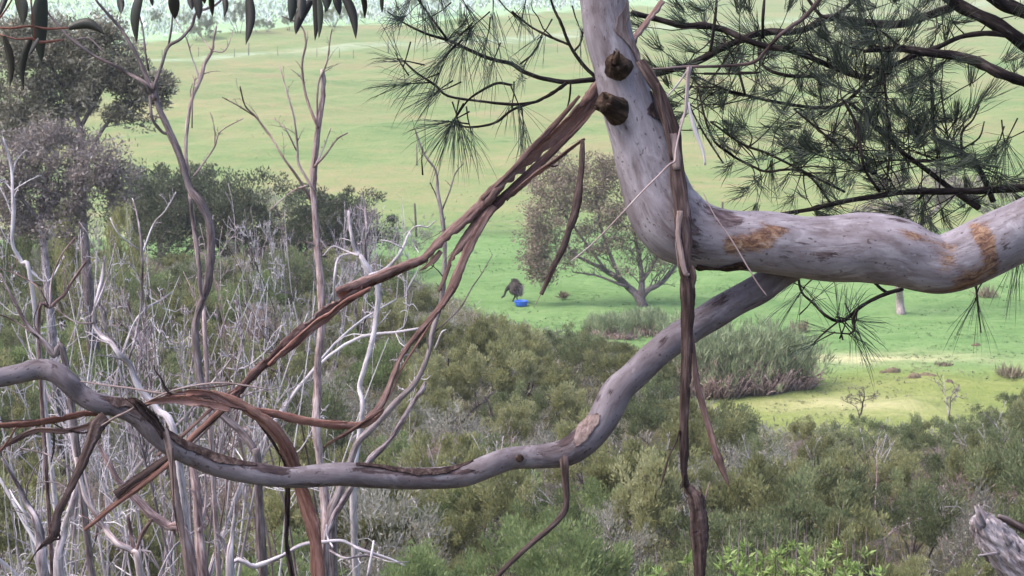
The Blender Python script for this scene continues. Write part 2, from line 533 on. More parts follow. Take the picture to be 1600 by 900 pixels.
sand += .5 * np.exp(-(((X + 26) / 14) ** 2 + ((Y - 113.5) / 1.2) ** 2))
track = np.exp(-((Y - (edge_y - 66 - .25 * (X + 67))) / 7) ** 2)
_, ppy, _ = project(np.stack([X.ravel(), np.maximum(Y.ravel(), 12), Z.ravel()], 1))
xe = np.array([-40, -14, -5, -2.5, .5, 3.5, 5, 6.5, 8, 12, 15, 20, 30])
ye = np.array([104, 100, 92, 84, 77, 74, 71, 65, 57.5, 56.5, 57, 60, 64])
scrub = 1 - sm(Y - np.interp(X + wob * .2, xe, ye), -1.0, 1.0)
fs = np.exp(-((Y - 114.4) / .8) ** 2)
V = np.stack([X.ravel(), Y.ravel(), Z.ravel()], 1)
nx, ny = len(gx), len(gy)
ii = np.arange((ny - 1) * nx).reshape(ny - 1, nx)[:, :-1].ravel()
q = np.stack([ii, ii + 1, ii + nx + 1, ii + nx], 1)
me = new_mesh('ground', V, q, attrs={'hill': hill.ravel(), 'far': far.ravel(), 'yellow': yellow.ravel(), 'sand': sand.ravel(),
                                     'track': track.ravel(), 'scrub': scrub.ravel(), 'fenceline': fs.ravel()})


def ground_mat():
    m, t, b = nt('grassland', .95, .05)
    g = t.nodes.new('ShaderNodeTexCoord').outputs['Object']
    n_big = noise(t, mapping(t, g, (.035, .05, 0)), 1, 5, .6, .4)
    n_mid = noise(t, mapping(t, g, (.16, .30, 0)), 1, 6, .65, .5)
    n_fine = noise(t, mapping(t, g, (1.6, 1.6, 0)), 1, 5, .7)
    n_row = noise(t, mapping(t, g, (.45, 1.3, 0)), 1, 6, .72, .5)
    v = math_(t, 'ADD', math_(t, 'MULTIPLY', n_mid, .42), math_(t, 'ADD', math_(t, 'MULTIPLY', n_fine, .25), math_(t, 'MULTIPLY', n_row, .33)))
    pad = ramp(t, v, [(.34, (.064, .118, .040)), (.43, (.104, .182, .064)), (.53, (.141, .228, .087)), (.66, (.192, .264, .118))])
    n_str = noise(t, mapping(t, g, (.09, .42, 0)), 1, 6, .7, .6)
    n_spk = noise(t, mapping(t, g, (.7, .7, 0)), 1, 4, .7)
    vh = math_(t, 'ADD', math_(t, 'MULTIPLY', n_big, .42), math_(t, 'ADD', math_(t, 'MULTIPLY', n_str, .33), math_(t, 'MULTIPLY', n_spk, .25)))
    hl = ramp(t, vh, [(.37, (.095, .158, .058)), (.43, (.14, .20, .078)), (.48, (.172, .215, .09)), (.53, (.202, .22, .10)), (.57, (.232, .22, .11)), (.65, (.262, .23, .13))])
    c = mix(t, attr(t, 'hill'), pad, hl)
    yl = ramp(t, v, [(.36, (.135, .172, .052)), (.5, (.185, .218, .07)), (.64, (.24, .25, .10))])
    c = mix(t, attr(t, 'yellow'), c, yl)
    tk = math_(t, 'MULTIPLY', attr(t, 'track'), ramp(t, n_mid, [(.35, (.1, .1, .1)), (.6, (1, 1, 1))]))
    c = mix(t, math_(t, 'MULTIPLY', tk, .5), c, (.40, .47, .36))
    fr = ramp(t, n_fine, [(.35, (.18, .30, .14)), (.6, (.36, .50, .30))])
    c = mix(t, attr(t, 'far'), c, fr)
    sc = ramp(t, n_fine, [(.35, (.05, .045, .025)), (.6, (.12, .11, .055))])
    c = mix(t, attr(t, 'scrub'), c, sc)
    c = mix(t, math_(t, 'MULTIPLY', attr(t, 'fenceline'), .75), c, (.09, .13, .055))
    sf = math_(t, 'MULTIPLY', attr(t, 'sand'), ramp(t, v, [(.40, (.25, .25, .25)), (.55, (1, 1, 1))]), True)
    c = mix(t, sf, c, (.50, .44, .27))
    t.links.new(c, b.inputs['Base Color'])
    bump(t, b, math_(t, 'ADD', n_fine, math_(t, 'MULTIPLY', n_mid, 1.2)), 1.0, .22)
    return m


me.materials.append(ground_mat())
go = bpy.data.objects.new('ground', me)
COL.objects.link(go)
tag(go, 'green paddock and yellowed grassy hillside', kind='structure')


def place_z(x, y):
    return float(height(x, y))


# grass tufts that give the paddock and hill real relief
def tufts(n, sampler, lo, hi, mat, name, label):
    rr = np.random.default_rng(len(name) * 7 + n)
    x, y, s = sampler(rr, n)
    z = height(x, y)
    mb = MB()
    for k in range(4):
        a = np.stack([rr.normal(0, 1.1, len(x)), rr.normal(0, 1.1, len(x)), np.full(len(x), .55)], 1)
        a = unit(a)
        th = rr.uniform(0, 6.28, len(x))
        w = np.stack([np.cos(th), np.sin(th), 0 * th], 1)
        c = np.stack([x + rr.normal(0, .05, len(x)), y + rr.normal(0, .05, len(x)), z - .02], 1)
        mb.leaves(c, a, w, rr.uniform(lo, hi, len(x)) * s, rr.uniform(.05, .12, len(x)) * s, np.clip(rr.normal(.5, .22, len(x)), 0, 1))
    o = mb.build(name, mat, None, False)
    return tag(o, label, 'grass', kind='stuff')


def cl(rr, x, y):   # patchiness
    return (np.sin(x * .9 + 1) * np.sin(y * .7) + np.sin(x * .31 - y * .23) + rr.normal(0, .5, len(x))) > -.1


def s_pad(rr, n):
    y = rr.uniform(71, 113, n); x = rr.uniform(-.30, .36, n) * y
    k = cl(rr, x, y) & (y > np.interp(x, xe, ye) - .5) & ((x - 14) ** 2 / 30 + (y - 71.2) ** 2 / 2 > 1)
    return x[k], y[k], rr.uniform(.6, 1.2, k.sum())


def s_yel(rr, n):
    y = rr.uniform(57, 72, n); x = rr.uniform(5, 25, n)
    k = cl(rr, x, y) & (y > np.interp(x, xe, ye) - .5)
    return x[k], y[k], rr.uniform(.6, 1.2, k.sum())


def s_hill(rr, n):
    y = 115 + 150 * rr.random(n) ** 1.5; x = rr.uniform(-.32, .36, n) * y
    k = cl(rr, x * .4, y * .4)
    return x[k], y[k], rr.uniform(.8, 1.6, k.sum())


tufts(16000, s_pad, .04, .10, M['grass'], 'paddock_grass', 'short vivid green grass of the paddock')
tufts(3000, s_yel, .05, .10, M['drygrass'], 'yellow_grass', 'yellowed grass on the flat before the thicket')
tufts(5000, s_hill, .04, .09, M['drygrass'], 'hillside_grass', 'dry yellow tufts on the hillside')

# pale speckled crop at the top of the hill
rr = np.random.default_rng(3)
n = 5200
x = rr.uniform(-200, 240, n)
eb = 330 + (x + 67) * 1.24
y = eb + 4 + rr.random(n) ** 1.2 * 150
z = height(x, y)
mb = MB()
for k in range(9):
    off = rr.normal(0, .55, (n, 3)) * [1, 1, .6]
    hgt = rr.uniform(.5, 2.6, n)
    c = np.stack([x, y, z], 1) + off + np.stack([0 * x, 0 * x, hgt], 1)
    a = unit(rr.normal(0, .5, (n, 3)) + [0, 0, 1.0])
    w = unit(np.cross(a, rr.normal(size=(n, 3))))
    mb.leaves(c, a, w, rr.uniform(.6, 1.7, n), rr.uniform(.3, .6, n), np.clip(rr.beta(.9, 1.0, n), 0, 1))
tag(mb.build('crop', M['crop'], None, False), 'pale white and green speckled crop covering the top of the hill', 'crop', kind='stuff')


# ------------------------------------------------------------------ plants made once, then copied
def leaf_cloud(mb, rr, targets, centre, n, rad, ln, wd, out=.7, up=.5, droop=0.0, squash=1.15, bias=0.0):
    m = len(targets)
    c = np.repeat(targets, n, 0)
    g = rr.normal(size=(m * n, 3))
    g = unit(g) * (rr.random((m * n, 1)) ** .45)
    rads = np.repeat(rad * rr.uniform(.7, 1.35, (m, 1)), n, 0)
    c = c + g * rads * [1, 1, squash]
    o = unit(c - centre)
    a = unit(g * .7 + o * out + rr.normal(size=c.shape) * .55 + [0, 0, up - droop])
    w = unit(np.cross(a, rr.normal(size=c.shape)))
    tone = np.repeat(np.clip(rr.normal(.45 + bias, .16, m), 0, 1), n)
    mb.leaves(c - a * ln * .4, a, w, rr.uniform(.6, 1.3, m * n) * ln, rr.uniform(.7, 1.3, m * n) * wd,
              np.clip(tone + rr.normal(0, .14, m * n), 0, 1))


def shell(rr, n, centre, rad, lo=.5, top=-.35):
    out = []
    while len(out) < n:
        g = unit(rr.normal(size=3))
        if g[2] < top: continue
        out.append(centre + g * rad * (lo + (1 - lo) * rr.random() ** .6))
    return np.array(out)


def shrub_meshes(seed, H, W, ntar, nleaf, crad, ln, wd, out=.7, up=.6, lo=.45, open_=0.0, top=-.35, sink=.58):
    rr = np.random.default_rng(seed)
    skel = []
    for i in range(rr.integers(3, 6)):
        a = rr.uniform(0, 6.28)
        q = wander([rr.normal(0, .12), rr.normal(0, .12), -.25], [math.cos(a) * .4, math.sin(a) * .4, 1], H * .55, 6, rr, .4, .2)
        skel.append((q, np.linspace(.045, .022, len(q))))
    cen = np.array([0, 0, H * sink])
    lob = [(cen + rr.normal(size=3) * [W * .22, W * .22, H * .10], rr.uniform(.55, .9)) for _ in range(5)]
    tg = np.vstack([shell(rr, ntar // 5, c, np.array([W / 2, W / 2, H * .42]) * s, lo, top) for c, s in lob])
    tg[:, 2] = np.maximum(tg[:, 2], .25)
    br = grow(skel, tg, np.zeros(3), rr)
    st = MB()
    for q, r in skel: st.tube(q, r, 6)
    for q, r in br: st.tube(q, r, 4)
    fo = MB()
    k = tg[rr.random(len(tg)) > open_]
    leaf_cloud(fo, rr, k, cen * [1, 1, .6], nleaf, crad, ln, wd, out, up)
    return st.mesh('stem'), fo.mesh('foliage', None, False)


PROTO = {}


def proto(kind, spec, leafmat, stemmat='dead_dark'):
    PROTO[kind] = []
    for sp in spec:
        a, b = shrub_meshes(**sp)
        a.materials.append(M[stemmat]); b.materials.append(M[leafmat])
        PROTO[kind].append((a, b))


ol = dict(H=2.7, W=2.0, ntar=40, nleaf=150, crad=.215, ln=.12, wd=.036, up=.9)
proto('olive', [dict(seed=s, **dict(ol, W=w)) for s, w in ((1, 2.0), (2, 1.7), (3, 2.3), (4, 1.5), (5, 1.9))], 'olive')
proto('dark', [dict(seed=s, **dict(ol, H=2.9, W=2.3, crad=.25)) for s in (11, 12, 13)], 'dark')
proto('green', [dict(seed=s, **dict(ol, H=2.8, W=2.5, nleaf=150, crad=.25)) for s in (21, 22)], 'green')
proto('grey', [dict(seed=s, **dict(ol, H=2.5, W=2.2, nleaf=60, crad=.26, wd=.028)) for s in (31, 32, 33)], 'grey', 'dead')
proto('pinkgrey', [dict(seed=s, **dict(ol, H=2.4, W=2.0, nleaf=55, crad=.24, wd=.03)) for s in (41, 42)], 'pinkgrey', 'dead_pink')


def dead_mesh(seed, H=1.0, stems=3, n=6, level=3, spread=.4, curl=1.5, r=.0062, up=.6, ratio=.40, start=.3, minr=.0008, mat='dead', scurl=.45, ang=.75):
    """bare branching tree of height about H; one mesh of trunk and one of branches"""
    rr = np.random.default_rng(seed)
    tk, br = MB(), MB()
    for i in range(stems):
        a = rr.uniform(0, 6.28)
        q = wander([rr.normal(0, .01), rr.normal(0, .01), -.06], [math.cos(a) * spread, math.sin(a) * spread, 1], H, 11, rr, scurl, .25)
        rd = np.linspace(r, r * .2, len(q)) * rr.uniform(.7, 1.1)
        s = spline(np.hstack([q, rd[:, None]]), 2)
        tk.tube(s[:, :3], s[:, 3], 6, .08, seed + i)
        out = []
        twigs(rr, q, rd, out, level, n, ratio, curl, up, ang, start, None, minr)
        for qq, rr_ in out: br.tube(qq, rr_, 4)
    a, b = tk.mesh('trunk'), br.mesh('branches')
    zt = max(v.co.z for v in b.vertices)
    a.materials.append(M[mat]); b.materials.append(M[mat])
    return a, b, zt


DW = dict(start=.06, up=.45, ratio=.42, scurl=.75, ang=.85, n=7, curl=1.4)
DEAD = [dead_mesh(50, stems=2, mat='dead', **DW), dead_mesh(51, stems=2, mat='dead', **DW), dead_mesh(52, stems=2, spread=.35, mat='dead_pink', **DW), dead_mesh(53, stems=2, mat='dead_dark', **DW),
        dead_mesh(54, stems=3, spread=.6, mat='dead', **DW)]
BROOM = [dead_mesh(60, stems=3, n=17, level=2, spread=.10, curl=.5, r=.006, up=.8, ratio=.26, start=.58, minr=.0009, mat='dead', scurl=.3, ang=.55)]
SMALLTREE = [dead_mesh(90, stems=1, n=7, level=3, spread=.15, curl=.9, r=.022, up=.45, ratio=.55, start=.35, minr=.0045, mat='dead_dark'), dead_mesh(91, stems=2, n=6, level=3, spread=.2, curl=.9, r=.018, up=.6, ratio=.5, start=.3, minr=.0042, mat='dead'),
             dead_mesh(92, stems=6, n=4, level=2, spread=.28, curl=.4, r=.016, up=.9, ratio=.35, start=.4, minr=.004, mat='dead')]
TWIGGY = [dead_mesh(s, stems=7, n=5, level=2, spread=.55, curl=.55, r=.009, up=.5, ratio=.42, start=.2, minr=.0022, mat=m) for s, m in ((70, 'dead'), (71, 'dead_pink'), (72, 'dead'))]


def copy_pair(name, meshes, names, x, y, s, rz, label, cat, group, sz=None, sink=0.0, tilt=0.0):
    root = thing(name, label, cat, (x, y, place_z(x, y) - sink), group)
    root.rotation_euler = (tilt * math.cos(rz), tilt * math.sin(rz), rz)
    root.scale = (s, s, sz or s)
    for m, nm in zip(meshes, names):
        o = bpy.data.objects.new(nm, m)
        COL.objects.link(o)
        o.parent = root
        if nm in ('branches', 'foliage', 'stem'): o['kind'] = 'stuff'
    return root


# thicket: shrubs on the ground below the camera, their tops kept under the thicket's upper edge
EX = [-60, 0, 120, 200, 420, 560, 640, 700, 760, 860, 930, 1000, 1060, 1110, 1160, 1300, 1420, 1500, 1560, 1620, 1700]
EY = [385, 385, 385, 390, 392, 395, 440, 470, 490, 512, 520, 535, 560, 640, 645, 650, 655, 655, 625, 600, 590]
LOOK = {'olive': 'olive green feathery bush', 'dark': 'dark green dense bush',
        'green': 'fresh green leafy bush', 'grey': 'thin grey-leaved bush', 'pinkgrey': 'drying pinkish-brown bush',
        'twiggy': 'leafless grey twiggy bush'}
LAND = [(813, 473, 'the blue tub'), (1003, 475, 'the lone tree'), (812, 716, 'the knot hole in the limb'), (860, 822, 'the dead twig under the limb'), (1092, 835, 'the flared hanging bark end'),
        (1530, 815, 'the weathered broken trunk'), (1175, 570, 'the reed bed'), (1362, 640, 'the umbrella-shaped bare tree'), (1514, 625, 'the small bare tree on the flat'), (1372, 730, 'the pale upright bare stems'),
        (1300, 880, 'the bright green shoots'), (940, 650, 'the steep lower limb'), (660, 600, 'the pale leaning dead stem'), (590, 655, 'the reddish bark curl'), (510, 490, 'the fold in the bark strip'),
        (650, 745, 'the level lower limb'), (490, 850, 'the reddish hanging bark ribbon'), (90, 580, 'the bend of the limb'), (320, 470, 'the slender brown sapling'), (570, 420, 'the hollow silvery dead tree'),
        (280, 800, 'the thin grey-brown hanging bark'), (85, 830, 'the dark hanging bark tip'), (1125, 720, 'the thin reddish strand end'), (700, 450, 'the frayed bark strands'), (610, 870, 'the long pale dead limb'), (200, 400, 'the big dark bush')]


def place_label(look, px, py):
    x, y, n = min(LAND, key=lambda l: (l[0] - px) ** 2 + (l[1] - py) ** 2)
    dx, dy = px - x, py - y
    r = math.hypot(dx, dy)
    if r < 28: w = 'right behind'
    else:
        v = 'above' if dy < -.4 * r else 'below' if dy > .4 * r else ''
        h = 'left of' if dx < -.4 * r else 'right of' if dx > .4 * r else ''
        w = (v + ' and ' + h) if v and h else (v or h)
        if r > 110 and len((look + ' ' + w + ' ' + n).split()) < 13: w = 'some way ' + w
    return look + ' ' + w + ' ' + n


rr = np.random.default_rng(77)
spots = []
tries = 0
while tries < 26000 and len(spots) < 400:
    tries += 1
    y = 27 + 72 * rr.random() ** .85
    x = rr.uniform(-.345, .345) * y
    px, py, d = project([x, y, place_z(x, y)])
    sc_ = rr.uniform(.68, 1.3)
    if y < 36: sc_ *= .85
    tp = project([x, y, place_z(x, y) + 2.45 * sc_])[1]
    e = np.interp(px, EX, EY)
    if tp < e: 
        sc_ *= .62
        tp = project([x, y, place_z(x, y) + 2.45 * sc_])[1]
        if tp < e - 2: continue
    if tp > 960: continue
    sp = 1.4 if y < 50 else 1.6
    if any((x - a) ** 2 + (y - b) ** 2 < (sp * (.5 + .5 * sc_)) ** 2 for a, b, *_ in spots): continue
    spots.append((x, y, sc_, px, tp))
for (x, y, s, px, tp) in spots:
    u = rr.random()
    patch = math.sin(x * .55 + 2) + math.sin(y * .4 - x * .2)
    if px > 1080:
        zone = 'right of the long hanging bark, below the yellow grass flat'
        kind = 'dark' if u < .36 else 'olive' if u < .62 else 'grey' if u < .84 else 'twiggy' if u < .96 else 'pinkgrey'
    elif tp > 640:
        zone = 'below the swooping grey limb'
        if 560 < px < 960: kind = 'green' if u < .42 else 'olive' if u < .72 else 'grey' if u < .86 else 'pinkgrey' if u < .93 else 'twiggy'
        else: kind = 'olive' if u < .4 else 'grey' if u < .68 else 'twiggy' if u < .92 else 'green'
        if 660 < tp < 760 and u > .3: kind = 'grey' if u < .5 else 'twiggy' if u < .75 else 'pinkgrey' if u < .85 else 'olive'
    elif px > 600:
        zone = 'between the swooping limb and the green paddock'
        kind = 'olive' if u < .62 else 'dark' if u < .78 else 'grey' if u < .92 else 'pinkgrey'
    else:
        zone = 'behind the bare trees at the left'
        kind = 'olive' if u < .5 else 'dark' if u < .7 else 'green' if u < .78 else 'grey' if u < .93 else 'pinkgrey'
    lab = place_label(('tall ' if s > 1.1 else 'small ' if s < .8 else '') + LOOK[kind], px, tp + 30)
    grp = 'bushes in the thicket ' + zone
    rz = rr.uniform(0, 6.28)
    if kind == 'twiggy':
        a, b, zt = TWIGGY[rr.integers(3)]
        h = 2.6 * s
        copy_pair('bare_shrub', (a, b), ('trunk', 'branches'), x, y, h / zt, rz, lab, 'shrub', grp)
    else:
        ms = PROTO[kind][rr.integers(len(PROTO[kind]))]
        copy_pair('shrub', ms, ('stem', 'foliage'), x, y, s * rr.uniform(.95, 1.1), rz, lab, 'shrub', grp, s * rr.uniform(.9, 1.08), .05)

# low undergrowth that covers the soil between the shrubs
n = 26000
y = 24 + 70 * rr.random(n); x = rr.uniform(-.36, .36, n) * y
k = y < np.interp(x, xe, ye) + .3
x, y = x[k], y[k]; n = len(x)
mb = MB()
for j in range(4):
    a = unit(rr.normal(0, .6, (n, 3)) + [0, 0, .8]); w = unit(np.cross(a, rr.normal(size=(n, 3))))
    c = np.stack([x, y, height(x, y)], 1) + rr.normal(0, .14, (n, 3)) + [0, 0, .15]
    mb.leaves(c, a, w, rr.uniform(.15, .5, n), rr.uniform(.03, .07, n), np.clip(rr.normal(.45, .25, n), 0, 1))
tag(mb.build('undergrowth', M['grey'], None, False), 'low grey-green undergrowth between the bushes', 'undergrowth', kind='stuff')


# ------------------------------------------------------------------ trees behind the thicket
def px_targets(rr, ells, d, zdepth=.8):
    out = []
    for (cx, cy, rx, ry, n) in ells:
        for _ in range(n):
            g = rr.normal(size=3); g = g / np.linalg.norm(g) * rr.random() ** .4
            out.append(P(cx + g[0] * rx, cy + g[1] * ry, d + g[2] * rx * d / F * zdepth))
    return np.array(out)


def traced_tree(name, label, cat, base, traces, ells, d, leafm, stemm, seed, nleaf, crad, ln, wd, droop=0.0, up=.3, twn=0, group=None, sub=3):
    rr = np.random.default_rng(seed)
    root = thing(name, label, cat, base, group)
    skel = []
    for tr in traces:
        skel.append(trace(tr, d, sub, .15, seed))
    tg = px_targets(rr, ells, d)
    br = grow(skel, tg, np.array(base), rr, .08, .03, .01)
    mb = MB()
    for q, r in skel: mb.tube(q, r, 8, .07, seed)
    mb.build('trunk', M[stemm], root)
    mb = MB()
    for q, r in br: mb.tube(q, r, 4)
    for q, r in skel[1:]:
        if twn:
            o = []
            twigs(rr, q, r * .5, o, 2, twn, .5, .5, .3, .8, .2, None, .006)
            for a, b in o: mb.tube(a, b, 4)
    mb.build('branches', M[stemm], root)
    mb = MB()
    leaf_cloud(mb, rr, tg, np.array(base), nleaf, crad, ln, wd, .3, up, droop, .75)
    mb.build('crown', M[leafm], root, False)
    return root


# the lone tree in the paddock
b0 = G(1003, 477); D = project(b0)[2]
traced_tree('paddock_tree', 'lone grey-green spreading tree on the green paddock beside the emu', 'tree', b0,
            [[(1004, 480, 18), (1001, 470, 15), (992, 458, 12), (982, 449, 11), (970, 437, 10), (949, 425, 8), (934, 416, 6), (905, 402, 4), (880, 380, 3)],
             [(1003, 470, 12), (1002, 455, 11), (1003, 440, 9), (1001, 415, 7), (994, 380, 5), (985, 330, 3)],
             [(1004, 462, 10), (1014, 452, 9), (1027, 446, 8), (1040, 436, 7), (1056, 415, 5), (1075, 390, 3)],
             [(970, 437, 7), (962, 418, 6), (950, 390, 5), (938, 350, 4), (930, 300, 3)],
             [(949, 425, 5), (930, 400, 4), (905, 365, 4), (880, 330, 3), (865, 290, 2)],
             [(1003, 440, 6), (1020, 415, 5), (1032, 385, 4), (1040, 350, 3)],
             [(982, 449, 6), (960, 441, 4), (930, 430, 3), (895, 425, 2)]],
            [(860, 320, 45, 60, 44), (845, 390, 32, 48, 34), (900, 290, 50, 45, 34), (935, 300, 40, 55, 24), (960, 350, 50, 60, 22), (900, 385, 40, 40, 16), (1000, 330, 60, 50, 22),
             (1050, 370, 40, 50, 20), (1030, 400, 30, 25, 8), (880, 265, 50, 25, 16), (940, 262, 40, 25, 14), (835, 350, 30, 60, 18), (985, 300, 40, 50, 14), (1010, 360, 50, 50, 16), (960, 400, 50, 30, 14), (850, 420, 30, 22, 12), (1060, 330, 30, 50, 12)],
            D, 'lone', 'sapling', 5, 80, .58, .19, .06, .25, .2, 10)

# the white-trunked tree whose crown is hidden behind the sheoak
b0 = G(1408, 492); D = project(b0)[2]
traced_tree('white_trunked_tree', 'white-trunked tree on the paddock behind the thick grey limb', 'tree', b0,
            [[(1408, 496, 15), (1406, 470, 13), (1404, 440, 12), (1404, 400, 11), (1412, 350, 9), (1425, 310, 6)],
             [(1404, 400, 9), (1430, 360, 7), (1470, 320, 5)], [(1404, 420, 8), (1380, 380, 6), (1362, 340, 4)]],
            [(1400, 310, 50, 40, 26), (1450, 300, 60, 36, 34), (1510, 300, 50, 30, 22), (1370, 335, 40, 25, 14), (1560, 310, 40, 25, 14)],
            D, 'mauve', 'dead_pink', 6, 60, .36, .2, .05, .2, .2, 3)

# large trees and bushes at the left
def ground_at(px, d):
    x = (px - 800) / F * d
    y = d * 1.03
    return np.array([x, y, place_z(x, y)])


def down(px, py, d, w, px2):
    """last trace rows that carry a trunk to the ground"""
    g = ground_at(px2, d); x, y, dd = project(g)
    return [(px, py, w, d), ((px + x) / 2, (py + y) / 2, w * 1.3, d), (x, y + 6, w * 1.8, dd)]


D = 58
b0 = ground_at(120, D)
traced_tree('gum_tree', 'tall grey-brown gum tree at the far left, crown reaching the pale crop', 'tree', b0,
            [down(128, 330, D, 14, 120)[::-1] + [(132, 260, 12), (125, 200, 10), (105, 150, 7), (80, 100, 4)],
             [(132, 260, 8), (150, 220, 7), (170, 190, 5), (205, 165, 4), (235, 150, 3)], [(125, 200, 7), (160, 140, 5), (185, 100, 3)],
             [(128, 240, 7), (80, 200, 6), (40, 170, 4), (10, 150, 3)], [(115, 170, 5), (120, 120, 4), (130, 80, 3)]],
            [(70, 70, 80, 50, 46), (150, 90, 70, 45, 44), (20, 130, 60, 60, 30), (110, 150, 80, 40, 40), (205, 130, 45, 35, 30), (250, 135, 20, 28, 12), (60, 190, 70, 40, 30), (195, 175, 40, 18, 10), (150, 50, 50, 22, 14), (90, 215, 90, 40, 30), (40, 60, 60, 40, 20), (0, 190, 40, 50, 16)],
            D, 'gumgrey', 'sapling', 8, 120, .46, .19, .06, .3, .15, 4)
D = 50
b0 = ground_at(60, D)
traced_tree('gum_tree', 'mauve-grey thin-leaved tree below the tall gum at the left edge', 'tree', b0,
            [down(70, 400, D, 12, 60)[::-1] + [(66, 340, 10), (70, 290, 7), (85, 240, 4)], [(66, 340, 6), (110, 290, 5), (140, 250, 3)], [(66, 350, 6), (25, 300, 5), (0, 260, 3)]],
            [(50, 235, 75, 50, 34), (140, 250, 70, 50, 34), (20, 340, 50, 30, 14), (90, 350, 60, 30, 14), (30, 300, 60, 45, 22), (110, 300, 55, 40, 22), (180, 290, 35, 30, 8)],
            D, 'mauve', 'dead', 9, 110, .46, .16, .05, .2, .2, 6)
for (px, d, top, w, kind, lab, sd) in (
        (205, 86, 398, 3.4, 'olive', 'olive bush in front of the left part of the big dark bush', 0),
        (285, 88, 402, 3.2, 'olive', 'olive bush in front of the tallest part of the big dark bush', 1),
        (352, 86, 396, 3.4, 'grey', 'grey bush in front of the right part of the big dark bush', 1),
        (410, 87, 398, 3.4, 'olive', 'olive bush at the foot of the big dark bush, right end', 2),
        (462, 86, 394, 3.4, 'dark', 'dark bush at the foot of the tall dead forked tree', 0),
        (520, 87, 398, 3.4, 'olive', 'olive bush behind the fold in the long bark strip', 4),
        (575, 86, 400, 3.2, 'grey', 'grey bush behind the hollow silvery tree', 2),
        (612, 84, 418, 2.8, 'olive', 'olive bush at the left end of the green paddock', 3),
        (150, 88, 392, 3.4, 'olive', 'olive bush left of the big dark bush', 2),
        (385, 94, 372, 3.0, 'grey', 'grey bush wedged between the big dark bush and dead scrub', 2),
        (235, 97, 266, 7.0, 'dark', 'left part of the big dark green bush behind the slender brown sapling', 1),
        (300, 98, 250, 7.4, 'dark', 'tallest middle part of the big dark green bush behind the slender brown sapling', 2),
        (372, 96, 268, 7.2, 'dark', 'right part of the big dark green bush right of the slender brown sapling', 0),
        (475, 94, 300, 6.6, 'dark', 'dark bush behind the tall dead forked tree', 0),
        (552, 95, 300, 6.4, 'dark', 'dark scrubby bush behind the pale dead tree, left of the fence post', 1),
        (600, 96, 345, 3.6, 'grey', 'small grey bush at the foot of the fence post', 1),
        (415, 100, 285, 3.6, 'grey', 'thin grey bush between the big dark bush and the dead forked tree', 0),
        (110, 74, 330, 4.4, 'grey', 'grey bush below the mauve tree at the left', 2),
        (95, 66, 345, 2.2, 'wattle', 'pale yellow wattle bush among bare branches at the far left', 0),
        (172, 70, 335, 2.0, 'wattle', 'pale yellow wattle bush left of the big dark bush', 1),
        (30, 70, 330, 3.0, 'dark', 'dark bush at the left edge under the mauve tree', 2)):
    x = (px - 800) / F * d; y = d * 1.01
    zt = P(px, top, d)[2]
    h = zt - place_z(x, y)
    if kind == 'wattle':
        if 'wattle' not in PROTO: proto('wattle', [dict(seed=s, **dict(ol, nleaf=80)) for s in (81, 82)], 'wattle')
    if kind == 'dark' and w > 4:
        if 'bigbush' not in PROTO: proto('bigbush', [dict(seed=s, H=2.7, W=2.4, ntar=130, nleaf=130, crad=.20, ln=.085, wd=.032, top=-.98, lo=.55, sink=.50) for s in (85, 86, 87)], 'mound')
        kind = 'bigbush'
    ms = PROTO[kind][sd % len(PROTO[kind])]
    copy_pair('bush', ms, ('stem', 'foliage'), x, y, w / 2.5, 1.3 * sd + px, lab, 'bush', None, h / 2.55, .1)
for (px, d, top, w, lab) in ((545, 88, 300, 3.6, 'dead twiggy scrub with white limbs behind the peeled bark strip'), (440, 88, 318, 3.4, 'dead twiggy scrub beside the tall forked dead tree'),
                             (588, 90, 322, 2.6, 'dead grey scrub just left of the weathered fence post'), (385, 86, 335, 3.0, 'dead twiggy scrub right of the brown sapling')):
    x = (px - 800) / F * d; y = d * 1.01
    a, b, zt = TWIGGY[R.randrange(3)]
    h = P(px, top, d)[2] - place_z(x, y)
    copy_pair('dead_shrub', (a, b), ('trunk', 'branches'), x, y, w / 1.1, px, lab, 'dead shrub', None, h / zt)

WHITE = [dead_mesh(s_, stems=3, n=6, level=3, spread=.75, curl=1.2, r=.017, up=.5, ratio=.45, start=.2, minr=.0034, mat='dead') for s_ in (95, 96)]
for i, (px, d, top, w, lab) in enumerate(((405, 72, 345, 2.4, 'pale twiggy dead shrub in front of the right part of the big dark bush'), (440, 76, 330, 2.6, 'pale twiggy dead shrub just left of the tall forked dead tree'), (472, 70, 350, 2.4, 'pale twiggy dead shrub right behind the tall forked dead tree'),
                                          (515, 74, 318, 2.6, 'pale twiggy dead shrub right of the tall forked dead tree'), (548, 70, 335, 2.4, 'white twiggy dead shrub left of the hollow silvery tree'), (585, 75, 300, 2.8, 'tallest white twiggy dead shrub above the hollow silvery tree'),
                                          (602, 72, 330, 2.0, 'white twiggy dead shrub just left of the weathered fence post'), (500, 62, 400, 2.4, 'pale dead shrub above the fold in the long bark strip'), (430, 60, 405, 2.2, 'pale dead shrub below the right part of the big dark bush'))):
    x = (px - 800) / F * d; y = d * 1.01
    a, b, zt = WHITE[i % 2]
    h = P(px, top, d)[2] - place_z(x, y)
    copy_pair('dead_shrub', (a, b), ('trunk', 'branches'), x, y, w, px * 1.3, lab, 'dead shrub', None, h / zt)

